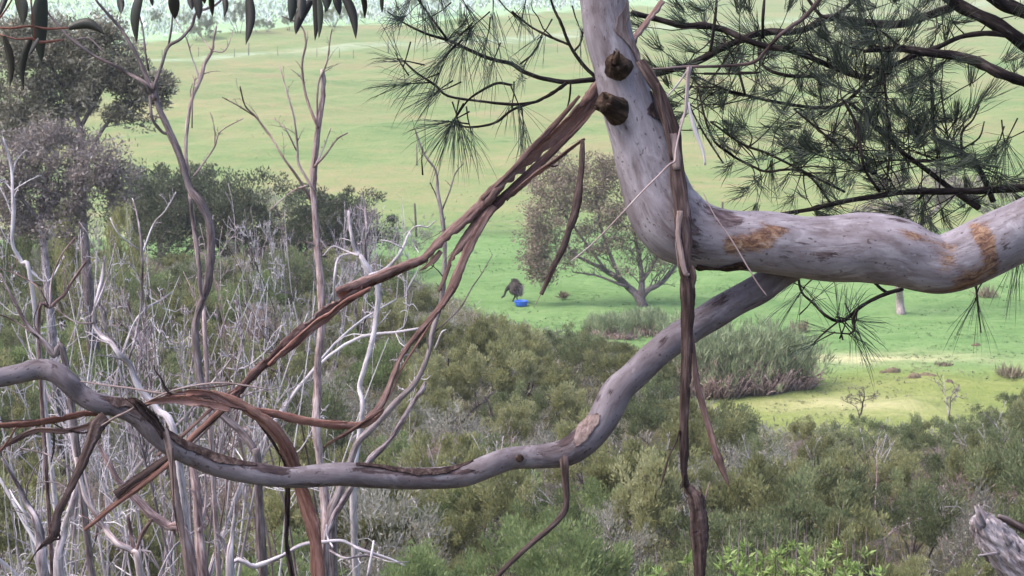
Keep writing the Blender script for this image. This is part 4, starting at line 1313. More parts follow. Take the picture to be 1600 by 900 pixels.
BIG = [(925, -90, 80), (938, -30, 78), (944, 0, 77), (950, 50, 75), (964, 100, 74), (975, 140, 80), (985, 175, 84), (997, 210, 88), (1010, 250, 97), (1023, 290, 104), (1036, 325, 112), (1058, 352, 116), (1085, 366, 108), (1115, 373, 98), (1150, 376, 92),
       (1200, 379, 98), (1250, 386, 98), (1300, 389, 103), (1350, 387, 108), (1400, 394, 108), (1440, 408, 98), (1470, 413, 94), (1500, 405, 96), (1530, 391, 96), (1565, 374, 94), (1600, 358, 92), (1660, 330, 96), (1760, 290, 110), (1900, 250, 135), (2040, 235, 165)]
limb('limb', BIG, 40, .022, 3,
     [(1183, 376, 40, 24, 1.15, -.2), (1145, 383, 16, 16, .9, 0), (1215, 362, 20, 14, .8, 0), (1440, 372, 44, 11, 1.1, .45), (1545, 388, 14, 40, 1.15, -.2), (1512, 435, 40, 20, 1.1, -.5), (1478, 410, 22, 30, .75, .3), (1530, 368, 20, 12, .9, .6),
      (1142, 348, 26, 14, -.9, .3), (1230, 345, 26, 7, -.7, .1), (1225, 392, 16, 10, -.7, 0), (1420, 352, 30, 6, -.7, .4), (1470, 440, 24, 8, -.6, 0), (1120, 330, 40, 9, -.75, .35), (1235, 375, 40, 8, -.7, .15), (1290, 400, 30, 9, -.75, 0), (1030, 165, 7, 60, -.95, -.25), (1062, 300, 9, 60, -.95, -.05), (1075, 365, 22, 30, -.85, .3),
      (1005, 90, 10, 34, -.7, -.35), (975, 45, 7, 18, -.6, -.6), (1500, 425, 30, 16, -.35, -.4), (1570, 385, 12, 14, -.7, 0), (1460, 385, 30, 6, -.7, .4), (1085, 400, 20, 16, -.5, 0), (1530, 365, 30, 7, .6, .9),
      (1390, 345, 30, 8, -.5, .1), (1200, 410, 60, 10, -.35, 0), (1025, 350, 10, 14, -.4, 0)])
LOW = [(1240, 415, 46, 6.12), (1212, 432, 48, 6.12), (1188, 450, 47, 6.1), (1150, 471, 46, 6.08), (1115, 491, 46, 6.06), (1078, 515, 45, 6.04), (1045, 537, 46, 6.0), (1017, 561, 45, 5.98), (990, 587, 45, 5.95), (966, 610, 47, 5.92), (951, 637, 49, 5.9),
       (937, 662, 47, 5.88), (914, 688, 46, 5.86), (886, 706, 44, 5.85), (850, 713, 38, 5.84), (800, 716, 36, 5.82), (767, 727, 37, 5.8), (733, 740, 36, 5.8), (700, 746, 35, 5.8), (650, 748, 33, 5.78), (600, 746, 35, 5.76), (543, 741, 38, 5.74),
       (500, 743, 36, 5.73), (450, 746, 33, 5.72), (400, 740, 34, 5.7), (350, 730, 35, 5.7), (315, 717, 36, 5.7), (270, 697, 35, 5.68), (240, 674, 34, 5.66), (215, 650, 33, 5.65), (185, 637, 32, 5.64), (150, 629, 31, 5.62), (125, 615, 32, 5.62),
       (105, 596, 33, 5.6), (85, 581, 33, 5.6), (60, 577, 32, 5.6), (30, 584, 31, 5.58), (0, 590, 30, 5.56), (-60, 602, 28, 5.5), (-140, 640, 24, 5.4)]
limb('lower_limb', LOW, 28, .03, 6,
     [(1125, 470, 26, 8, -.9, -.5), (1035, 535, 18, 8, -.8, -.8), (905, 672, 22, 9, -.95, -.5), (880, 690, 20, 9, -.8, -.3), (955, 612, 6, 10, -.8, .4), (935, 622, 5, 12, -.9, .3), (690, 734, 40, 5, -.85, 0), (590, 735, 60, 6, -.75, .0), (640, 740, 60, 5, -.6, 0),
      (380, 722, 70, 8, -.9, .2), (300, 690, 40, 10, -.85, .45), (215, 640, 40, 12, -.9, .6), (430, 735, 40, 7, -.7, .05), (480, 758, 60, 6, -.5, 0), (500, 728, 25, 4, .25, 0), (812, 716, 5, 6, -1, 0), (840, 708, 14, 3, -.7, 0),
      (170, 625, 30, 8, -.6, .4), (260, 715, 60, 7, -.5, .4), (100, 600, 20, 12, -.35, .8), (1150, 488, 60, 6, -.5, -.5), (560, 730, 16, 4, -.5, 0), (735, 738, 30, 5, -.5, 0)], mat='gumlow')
# trunk off to the right, carrying the limb
mb = MB(); q = spline([[3.05, 6.2, rootp[2] - .4], [3.0, 6.15, rootp[2] + 1.5], [2.9, 6.1, 13.0], [2.85, 6.1, 14.0], [2.95, 6.2, 16.0], [3.2, 6.6, 19.0]], 6)
mb.tube(q, np.linspace(.36, .2, len(q)), 24, .03, 9)
mb.build('trunk', M['gum'], gum)


def flake(rows, i0, i1, a0, a1, seed, mat='strip_dark', lift=.002):
    """a raised sheet of old bark still clinging to the limb: rows i0..i1 of the traced limb, angles a0..a1 (0 = towards the camera)"""
    rr = np.random.default_rng(seed)
    q, r = trace(rows, gd, 10)
    q = q[int(i0 * 10):int(i1 * 10) + 1]; r = r[int(i0 * 10):int(i1 * 10) + 1]
    n, k = len(q), 9
    T = unit(np.gradient(q, axis=0)); N = np.array([0, -1.0, 0]) - T * (T @ np.array([0, -1.0, 0]))[:, None]; N = unit(N); B = np.cross(T, N)
    f = np.linspace(0, 1, n)
    env = np.sin(np.clip(f, .02, .98) * math.pi) ** .45
    mid = (a0 + a1) / 2 + .25 * np.sin(f * rr.uniform(3, 8) + rr.uniform(0, 6)); hw = (a1 - a0) / 2 * env * (1 + .3 * np.convolve(rr.normal(0, 1, n + 4), np.ones(3) / 3, 'same')[2:-2])
    th = mid[:, None] + hw[:, None] * np.linspace(-1, 1, k)[None]
    curl = lift * (.35 + 1.6 * np.abs(np.linspace(-1, 1, k)) ** 3)[None] * (1 + .5 * np.sin(f * 11 + seed))[:, None]
    sec = []
    for o in (1.0, .25):
        rad = r[:, None] * 1.012 + curl * o + (.0005 if o == 1 else 0)
        sec.append(q[:, None] + N[:, None] * (np.cos(th) * rad)[..., None] + B[:, None] * (np.sin(th) * rad)[..., None])
    V = np.concatenate([sec[0], sec[1][:, ::-1]], 1)
    K = 2 * k; i = np.arange(n - 1)[:, None] * K; j = np.arange(K)[None]; j2 = (j + 1) % K
    mb = MB(); mb.add(V.reshape(-1, 3), np.stack([i + j, i + j2, i + K + j2, i + K + j], -1).reshape(-1, 4), None, [np.arange(K)[::-1], np.arange(K) + (n - 1) * K])
    mb.build('bark_flake', M[mat], gum)


for a in ((BIG, 12.4, 14.4, .75, 1.5, 1), (BIG, 5.4, 7.0, -1.5, -.8, 4), (BIG, 2.2, 4.2, -1.1, -.5, 5, 'strip_grey'),
          (LOW, 10.8, 12.6, .1, 1.2, 8, 'strip_grey'), (LOW, 16.6, 20.8, .75, 1.5, 10), (LOW, 24.0, 27.8, .7, 1.6, 11), (LOW, 28.5, 30.6, .5, 1.5, 13)):
    flake(*a)


# two short broken stubs on the upper limb: bark collar, dark splintered end
def stub(rows, seed, jag):
    rr = np.random.default_rng(seed)
    q, r = trace(rows, gd, 5, 0)
    mb = MB(); Vv = mb.tube(q, r, 16, .06, seed)
    o = mb.build('stub', M['stub'], gum)
    mb = MB()
    e = q[-1]; t = unit(q[-1] - q[-2]); rad = r[-1]
    for i in range(jag):
        a = rr.uniform(0, 6.28); s = unit(np.cross(t, [math.cos(a), .3, math.sin(a)]))
        p = e + s * rad * rr.uniform(.2, .85) - t * .01
        mb.tube(np.array([p, p + t * rr.uniform(.006, .02) + s * .002, p + t * rr.uniform(.015, .04) + [0, 0, rr.uniform(.0, .012)]]), np.array([rad * .3, rad * .2, .002]), 5, .2, i)
    mb.build('splinter', M['stub'], o if False else gum)
    return o


stub([(968, 110, 50, 5.95), (966, 106, 40, 5.915), (964, 103, 36, 5.885), (963, 100, 35, 5.865), (962, 99, 34, 5.855)], 3, 7)
stub([(970, 176, 52, 5.96), (961, 170, 40, 5.91), (953, 165, 36, 5.88), (947, 161, 34, 5.86), (943, 159, 33, 5.85)], 4, 6)
q, r = trace([(962, 100, 12, 5.85), (963, 92, 11, 5.84), (965, 85, 9, 5.835), (966, 79, 4, 5.835)], gd, 3)
mb = MB(); mb.tube(q, r, 7, .15, 2); mb.build('splinter', M['stub'], gum)
# knot hole with raised lip on the lower limb
q, r = trace([(812, 716, 13, 5.77), (812, 716, 12, 5.765)], gd, 2)
mb = MB(); mb.tube(q, r, 10, .1, 5); mb.build('knot', M['stub'], gum)
# dead twig hanging below the lower limb
q, r = trace([(881, 710, 18, 5.83), (882, 722, 14, 5.80), (883, 743, 12, 5.79), (885, 780, 10, 5.78), (881, 800, 10, 5.78), (863, 822, 9, 5.76), (833, 847, 9, 5.74), (800, 877, 8, 5.72), (775, 903, 7, 5.7), (740, 940, 5, 5.7)], gd, 5)
mb = MB(); mb.tube(q, r, 9, .12, 7); mb.build('dead_twig', M['strip_dark'], gum)
# raised bark plate peeling from the right side of the upper limb
for j, (rows, mt, fl) in enumerate((([(1000, 95, 14, 5.93), (1013, 115, 18, 5.915), (1030, 145, 20, 5.91), (1040, 175, 24, 5.90), (1050, 205, 24, 5.895), (1055, 235, 24, 5.88), (1060, 285, 24, 5.86), (1066, 330, 26, 5.83), (1068, 372, 28, 5.81)], 'strip_dark', .35),
                                    ([(1046, 170, 10, 5.93), (1049, 200, 14, 5.90), (1054, 230, 15, 5.87), (1058, 265, 13, 5.86)], 'strip_grey', .4),
                                    ([(1028, 130, 5, 5.90), (1033, 165, 6, 5.88), (1041, 195, 6, 5.87), (1050, 250, 5, 5.86)], 'strip_dark', .5))):
    q, r = trace(rows, gd, 6)
    mb = MB(); mb.tube(q, r, 12, .12, 20 + j, fl, n0=(1, 0, 0)); mb.build('bark_plate', M[mt], gum)


# ------------------------------------------------------------------ peeled bark strips caught on the gum: curled sheets with thickness
def curled(rows, open_a, facing, seed, thick=.0022, k=15, sub=9, d=5.9, twist=0.0, rag=.22, fray=True):
    """rows (px, py, width px, depth): C-shaped section of opening angle open_a that faces direction 'facing'"""
    rr = np.random.default_rng(seed)
    q, r = trace(rows, d, sub)
    n = len(q)
    rows_s = []
    ph = rr.uniform(0, 6.28, 4); fr = rr.uniform(2, 9, 4)
    ridge = 1 + rr.normal(0, .055, k)
    wn = np.convolve(rr.normal(0, 1, n + 8), np.ones(5) / 5, 'same')[4:-4] * .16
    e0 = np.convolve(rr.normal(0, 1, n + 4), np.ones(2) / 2, 'same')[2:-2] * rag
    e1 = np.convolve(rr.normal(0, 1, n + 4), np.ones(2) / 2, 'same')[2:-2] * rag * 1.6
    for i in range(n):
        f = i / (n - 1)
        span = math.radians(360) - math.radians(open_a if np.isscalar(open_a) else np.interp(f, np.linspace(0, 1, len(open_a)), open_a))
        c0 = facing + twist * f + .45 * math.sin(fr[0] * f + ph[0])
        span *= 1 + .18 * math.sin(fr[1] * 3 * f + ph[1])
        th = np.linspace(c0 - span / 2 + e0[i], c0 + span / 2 + e1[i], k)
        ro = r[i] * (1 + wn[i]) * ridge; ri = np.maximum(ro - thick, ro * .55)
        sp = 1 - .30 * np.linspace(0, 1, k)          # slight spiral so an edge tucks in
        fl = .72
        ca, sa = math.cos(c0), math.sin(c0)
        def pt(rad_):
            x_, y_ = np.cos(th - c0) * rad_ * sp * fl, np.sin(th - c0) * rad_ * sp * 1.12
            return np.stack([x_ * ca - y_ * sa, x_ * sa + y_ * ca], 1)
        rows_s.append(np.vstack([pt(ro), pt(ri)[::-1]]))
    return q, np.array(rows_s)


def strip(label, mat, pieces, seed, loc=None, group=None, name='bark_strip'):
    """pieces: list of (rows, opening, facing) curled sheets or (rows, None, flat) strands; first is the thing's body, the rest parts"""
    p0 = pieces[0][0][0]
    base = P(p0[0], p0[1], p0[3] if len(p0) > 3 else 5.9)
    root = thing(name, label, 'bark strip', base, group)
    for i, pc in enumerate(pieces):
        rows, op, fc = pc[:3]
        mt = pc[3] if len(pc) > 3 else mat
        mb = MB()
        if op is None:
            q, r = trace(rows, 5.9, 6)
            mb.tube(q, r, 8, .16, seed + i, fc)
            mb.build('strand', M[mt], root)
        else:
            q, sec = curled(rows, op, fc, seed + i)
            mb.sweep(q, sec)
            k = sec.shape[1]; mb.at = [np.tile(np.r_[np.zeros(k // 2), np.ones(k - k // 2)], len(q))]
            mb.build('sheet', M[mt], root)
            rr = np.random.default_rng(seed * 3 + i)
            rad = np.linalg.norm(sec[:, 0], axis=1)
            mb = MB()
            for _ in range(5):
                a, n_ = rr.integers(0, max(1, len(q) - 8)), rr.integers(6, 22)
                qq = q[a:a + n_]
                if len(qq) < 4: continue
                off = unit(rr.normal(size=3) * [1, .3, 1] + [0, -.5, 0]) * rad[a:a + n_, None] * np.linspace(.75, rr.uniform(1.1, 2.2), len(qq))[:, None]
                mb.tube(qq + off + rr.normal(0, .0006, (len(qq), 3)), np.linspace(.0014, .0005, len(qq)), 4)
            if mb.n: mb.build('fibres', M[mt], root)['kind'] = 'stuff'
    return root


FRONT = 0.0     # facing: 0 = solid back toward camera, pi = open side toward camera
A = [(1034, 4, 16, 6.32), (1010, 38, 20, 6.30), (990, 66, 22, 6.28), (960, 112, 30, 6.24), (936, 143, 36, 6.20), (915, 172, 36, 6.18), (890, 200, 34, 6.16), (860, 226, 32, 6.14), (830, 252, 30, 6.12), (800, 276, 30, 6.1), (770, 303, 32, 6.08), (744, 328, 32, 6.08), (715, 355, 28, 6.06),
     (690, 378, 30, 6.06), (665, 404, 27, 6.05), (635, 417, 24, 6.04), (600, 432, 25, 6.03), (565, 447, 28, 6.02), (530, 466, 32, 6.01), (503, 484, 36, 6.0), (478, 508, 34, 6.0), (450, 534, 30, 5.98), (420, 562, 28, 5.97), (395, 585, 26, 5.96), (370, 612, 26, 5.95), (345, 635, 24, 5.94)]
up = [r for r in A[:19]]; lo_ = [r for r in A[17:]]
strip('long reddish-brown rolled bark strip slanting from the upper limb down to the left', 'strip', [
    (up, [80, 90, 140, 190, 170, 120, 90, 80, 80], 1.9), (lo_, [110, 220, 170, 100, 80, 80], -1.5),
    ([(930, 168, 9, 6.16), (890, 210, 12, 6.14), (850, 248, 13, 6.12), (800, 294, 14, 6.09), (772, 322, 14, 6.08), (750, 345, 12, 6.07)], 60, .6),
    ([(905, 150, 6, 6.14), (870, 190, 9, 6.11), (830, 232, 9, 6.08), (790, 275, 8, 6.05), (752, 312, 5, 6.04)], 110, .6),
    ([(580, 452, 14, 6.0), (545, 470, 15, 5.97), (520, 490, 15, 5.96), (490, 512, 16, 5.95), (450, 546, 15, 5.94), (420, 572, 12, 5.93)], 120, 2.2, 'strip_red'),
    ([(760, 398, 8, 6.04), (650, 415, 6, 6.02)], None, .5) if False else ([(688, 392, 9, 6.03), (672, 412, 12, 6.02), (655, 424, 5, 6.02)], 150, 1.2)], 100)
strip('reddish split bark strands crossing behind the bent limb at the left', 'strip_red', [
    ([(372, 616, 12, 5.94), (330, 655, 12, 5.92), (283, 700, 11, 5.9), (250, 722, 13, 5.88), (210, 752, 15, 5.86), (180, 773, 17, 5.85)], 50, .5, 'strip_dark'),
    ([(366, 622, 10, 5.93), (335, 650, 9, 5.91), (300, 683, 9, 5.9), (262, 724, 12, 5.88), (222, 756, 11, 5.86), (180, 788, 9, 5.85), (132, 828, 5, 5.84)], 60, .4),
    ([(360, 612, 7, 5.94), (318, 650, 6, 5.93), (276, 688, 6, 5.92), (245, 712, 5, 5.9)], 90, .5, 'strip'),
    ([(352, 640, 6, 5.95), (300, 695, 5, 5.92), (262, 716, 5, 5.9)], None, .6, 'strip_grey')], 120)
strip('pair of long bark strands falling from the rolled strip to the reddish curl', 'strip', [
    ([(770, 322, 14, 6.06), (752, 350, 15, 6.04), (733, 385, 15, 6.02), (721, 412, 16, 6.0), (702, 458, 18, 5.98), (684, 485, 17, 5.96), (667, 505, 16, 5.95), (650, 525, 15, 5.94), (633, 548, 14, 5.92), (618, 578, 14, 5.9), (603, 615, 13, 5.88), (590, 638, 12, 5.86), (572, 655, 10, 5.85)], 120, 1.0),
    ([(765, 318, 10, 6.07), (748, 345, 20, 6.06), (728, 372, 22, 6.05), (712, 395, 18, 6.04), (700, 420, 14, 6.03), (692, 440, 9, 6.02), (685, 455, 6, 6.02)], 120, 1.0),
    ([(690, 478, 6, 5.95), (660, 525, 6, 5.93), (628, 575, 6, 5.9), (612, 612, 5, 5.88), (596, 640, 4, 5.86)], None, .6, 'strip_red'),
    ([(707, 440, 5, 5.98), (709, 452, 6, 5.97), (707, 458, 3, 5.97)], None, .6)], 140)
strip('reddish curled bark strip running level above the limb, centre left', 'strip_red', [
    ([(598, 641, 7, 5.85), (588, 652, 14, 5.84), (567, 663, 17, 5.83), (540, 664, 17, 5.82), (505, 661, 16, 5.81), (467, 655, 15, 5.8), (430, 646, 16, 5.79), (400, 640, 16, 5.79)], 110, -.9),
    ([(600, 640, 8, 5.82), (580, 652, 9, 5.81), (545, 676, 8, 5.8), (520, 690, 5, 5.8), (505, 700, 3, 5.8)], 100, 2.2, 'strip')], 160)
strip('reddish-brown bark ribbon arching over and hanging down past the limb', 'strip_red', [
    ([(330, 614, 12, 5.72), (365, 627, 18, 5.72), (395, 645, 20, 5.73), (418, 662, 22, 5.75), (438, 685, 23, 5.78), (450, 708, 22, 5.82), (460, 735, 22, 5.86), (470, 765, 22, 5.88), (483, 805, 25, 5.87), (492, 840, 26, 5.86), (497, 905, 25, 5.85), (500, 960, 22, 5.84)], 130, .8),
    ([(440, 690, 6, 5.84), (448, 735, 8, 5.86), (450, 765, 9, 5.86), (449, 810, 9, 5.85), (449, 850, 10, 5.84), (458, 905, 9, 5.83)], 100, 2.6, 'strip_dark'),
    ([(330, 618, 6, 5.75), (385, 640, 10, 5.76), (412, 670, 10, 5.79), (435, 705, 8, 5.82), (446, 728, 5, 5.84)], None, .5, 'strip_dark')], 180)
strip('tangled bark ribbons lying over the bent limb at the left', 'strip', [
    ([(228, 632, 8, 5.58), (255, 622, 12, 5.57), (290, 614, 14, 5.57), (330, 617, 15, 5.58), (362, 632, 12, 5.6), (385, 640, 7, 5.62)], 110, 2.2),
    ([(228, 628, 7, 5.55), (268, 624, 12, 5.55), (300, 626, 14, 5.55), (335, 632, 13, 5.57), (360, 638, 9, 5.58)], 140, 2.9, 'strip_red'),
    ([(225, 630, 5, 5.54), (262, 613, 6, 5.54), (300, 603, 6, 5.54), (345, 598, 6, 5.54), (380, 602, 6, 5.55), (418, 608, 3, 5.56)], None, .5, 'strip_grey'),
    ([(262, 606, 4, 5.55), (320, 606, 4, 5.56), (370, 600, 4, 5.57), (400, 605, 3, 5.58)], None, .5, 'strip_dark'),
    ([(126, 596, 4, 5.58), (160, 601, 5, 5.57), (200, 606, 6, 5.56), (250, 614, 6, 5.55), (290, 616, 5, 5.55)], None, .45, 'strip_grey'),
    ([(242, 578, 3, 5.52), (252, 592, 5, 5.52), (258, 606, 6, 5.53), (268, 616, 5, 5.54)], None, .7, 'strip_dark'), ([(240, 570, 2, 5.52), (244, 582, 3, 5.52), (252, 590, 3, 5.52)], None, .7, 'strip_dark')], 200)
strip('dark bark flap peeling off the top of the bent limb at the left', 'strip_dark', [
    ([(198, 622, 8, 5.56), (210, 626, 12, 5.54), (228, 642, 16, 5.55), (246, 662, 15, 5.57), (258, 684, 12, 5.58)], 150, 2.0),
    ([(222, 626, 5, 5.56), (205, 640, 7, 5.55), (180, 652, 7, 5.55), (160, 664, 5, 5.56), (140, 674, 3, 5.57)], None, .5, 'strip_grey')], 220)
strip('reddish rolled bark under the bent limb at the left edge', 'strip_red', [
    ([(152, 645, 15, 5.70), (130, 646, 17, 5.68), (110, 650, 17, 5.67), (80, 656, 15, 5.66), (45, 661, 13, 5.65), (0, 664, 12, 5.64), (-40, 664, 12, 5.63)], 120, -.9),
    ([(170, 640, 8, 5.72), (140, 665, 10, 5.70), (100, 674, 11, 5.69), (60, 673, 12, 5.68), (33, 683, 13, 5.67), (10, 697, 12, 5.66), (-20, 720, 10, 5.65)], 110, 2.4, 'strip'),
    ([(165, 660, 5, 5.71), (135, 676, 6, 5.70), (105, 672, 5, 5.69), (80, 660, 3, 5.68)], None, .5, 'strip_dark'),
    ([(25, 668, 6, 5.63), (15, 685, 6, 5.63), (0, 705, 5, 5.63)], None, .5), ([(84, 676, 5, 5.66), (84, 700, 5, 5.66), (80, 722, 3, 5.66)], None, .6, 'strip_dark'),
    ([(-10, 657, 4, 5.6), (30, 657, 4, 5.6), (55, 656, 3, 5.6)], None, .5, 'strip_dark')], 240)
strip('dark brown bark strip hanging from the bent limb, ending in a flared tip', 'strip_dark', [
    ([(165, 650, 20, 5.58), (152, 662, 26, 5.57), (145, 680, 22, 5.56), (137, 700, 18, 5.55), (125, 730, 16, 5.55), (113, 755, 14, 5.55), (102, 778, 14, 5.54), (90, 800, 15, 5.54), (85, 825, 17, 5.54), (82, 838, 14, 5.54), (66, 852, 6, 5.54), (57, 862, 2, 5.54)], 120, .3),
    ([(92, 832, 5, 5.53), (93, 842, 5, 5.53), (84, 842, 8, 5.53)], None, .6), ([(66, 850, 5, 5.53), (55, 865, 4, 5.53), (45, 882, 3, 5.53)], None, .6)], 260)
strip('grey-brown thin bark strip hanging straight down from the lower limb', 'strip_grey', [
    ([(254, 668, 8, 5.60), (260, 682, 14, 5.59), (267, 717, 14, 5.58), (271, 745, 13, 5.57), (274, 770, 12, 5.57), (278, 800, 12, 5.56), (283, 825, 11, 5.56), (288, 865, 9, 5.56), (292, 905, 7, 5.56)], 130, .2),
    ([(270, 700, 3, 5.56), (270, 740, 3, 5.55), (273, 800, 3, 5.55), (280, 840, 2, 5.55)], None, .6, 'strip_dark')], 280)
strip('long dark bark strip hanging straight down from the bend of the limb', 'strip_dark', [
    ([(1064, 340, 24, 5.80), (1068, 375, 26, 5.76), (1068, 408, 25, 5.74), (1072, 440, 24, 5.73), (1073, 480, 22, 5.73), (1072, 530, 21, 5.73), (1071, 580, 19, 5.73), (1069, 620, 17, 5.73), (1068, 668, 15, 5.73), (1068, 705, 14, 5.73), (1068, 735, 13, 5.73), (1073, 760, 10, 5.73)], 120, .25),
    ([(1062, 330, 10, 5.76), (1059, 365, 9, 5.74), (1064, 400, 10, 5.72), (1070, 425, 9, 5.71), (1077, 430, 5, 5.71)], 130, .4, 'strip_grey'),
    ([(1080, 416, 8, 5.73), (1083, 432, 10, 5.72), (1080, 452, 7, 5.72), (1078, 480, 4, 5.72)], 130, .2),
    ([(1070, 757, 6, 5.74), (1076, 764, 18, 5.74), (1086, 780, 27, 5.73), (1090, 805, 29, 5.73), (1091, 835, 30, 5.73), (1092, 870, 26, 5.73), (1092, 905, 22, 5.73), (1092, 950, 18, 5.73)], 110, .2),
    ([(1093, 780, 7, 5.72), (1096, 768, 6, 5.72), (1092, 760, 3, 5.72)], None, .5), ([(1101, 785, 8, 5.73), (1104, 770, 7, 5.73), (1109, 752, 2, 5.73)], None, .4, 'strip_grey'),
    ([(1068, 740, 5, 5.72), (1067, 756, 6, 5.72), (1063, 764, 3, 5.72)], None, .6),
    ([(1062, 672, 5, 5.72), (1056, 692, 5, 5.72), (1046, 712, 5, 5.72), (1038, 738, 7, 5.72), (1032, 762, 2, 5.72)], None, .5)], 300)
strip('thin reddish bark strand slanting down right of the long hanging strip', 'strip_red', [
    ([(1080, 510, 5, 5.76), (1083, 545, 7, 5.76), (1085, 570, 8, 5.76), (1090, 605, 10, 5.75), (1100, 643, 11, 5.75), (1108, 670, 12, 5.75), (1116, 700, 13, 5.74), (1125, 725, 14, 5.74), (1133, 745, 8, 5.74), (1139, 760, 2, 5.74)], 120, .3, 'strip'),
    ([(1079, 500, 4, 5.75), (1080, 530, 5, 5.75), (1082, 552, 4, 5.75)], None, .6, 'strip_dark')], 320)
strip('narrow dark bark strip hanging in front of the lone tree', 'strip_dark', [
    ([(910, 219, 6, 6.0), (909, 235, 9, 5.99), (908, 262, 11, 5.98), (903, 300, 13, 5.97), (898, 330, 14, 5.97), (890, 355, 12, 5.96), (880, 385, 10, 5.96), (867, 412, 9, 5.96), (855, 438, 9, 5.96), (845, 460, 7, 5.96)], 110, .2),
    ([(914, 217, 4, 6.0), (904, 224, 8, 6.01), (885, 238, 9, 6.02), (862, 256, 10, 6.03), (835, 275, 11, 6.05), (810, 296, 11, 6.07), (790, 312, 10, 6.08)], 110, 2.6, 'strip'),
    ([(858, 258, 6, 6.03), (866, 260, 5, 6.03), (872, 258, 3, 6.03)], None, .6, 'strip'),
    ([(845, 460, 2, 5.96), (840, 470, 1.5, 5.96), (834, 481, 1, 5.96)], None, .8, 'strip_grey')], 340)
# pale sticks resting on the limb
for lab, pieces in (('thin pale stick leaning across the bend of the thick limb', [[(1075, 105, 6, 5.78), (1072, 150, 6, 5.78), (1070, 175, 5, 5.78), (1062, 205, 5, 5.77), (1056, 235, 5, 5.77), (1054, 252, 5, 5.76), (1046, 257, 5, 5.75), (1030, 273, 4.5, 5.72), (1003, 300, 4.5, 5.7), (963, 343, 4, 5.7), (930, 377, 4, 5.7), (893, 408, 3, 5.7)]]),
                    ('thin white stick crossing the thick limb right of its bend', [[(1098, 300, 2.5, 5.78), (1117, 337, 2.5, 5.76), (1140, 370, 3.5, 5.75), (1160, 403, 4, 5.75), (1182, 440, 4, 5.75), (1198, 462, 3, 5.75)]])):
    for p in pieces:
        q, r = trace(p, gd, 5)
        mb = MB(); mb.tube(q, r * .62, 7, .1, 2)
        tag(mb.build('stick', M['dead_pink'], None), lab, 'stick')

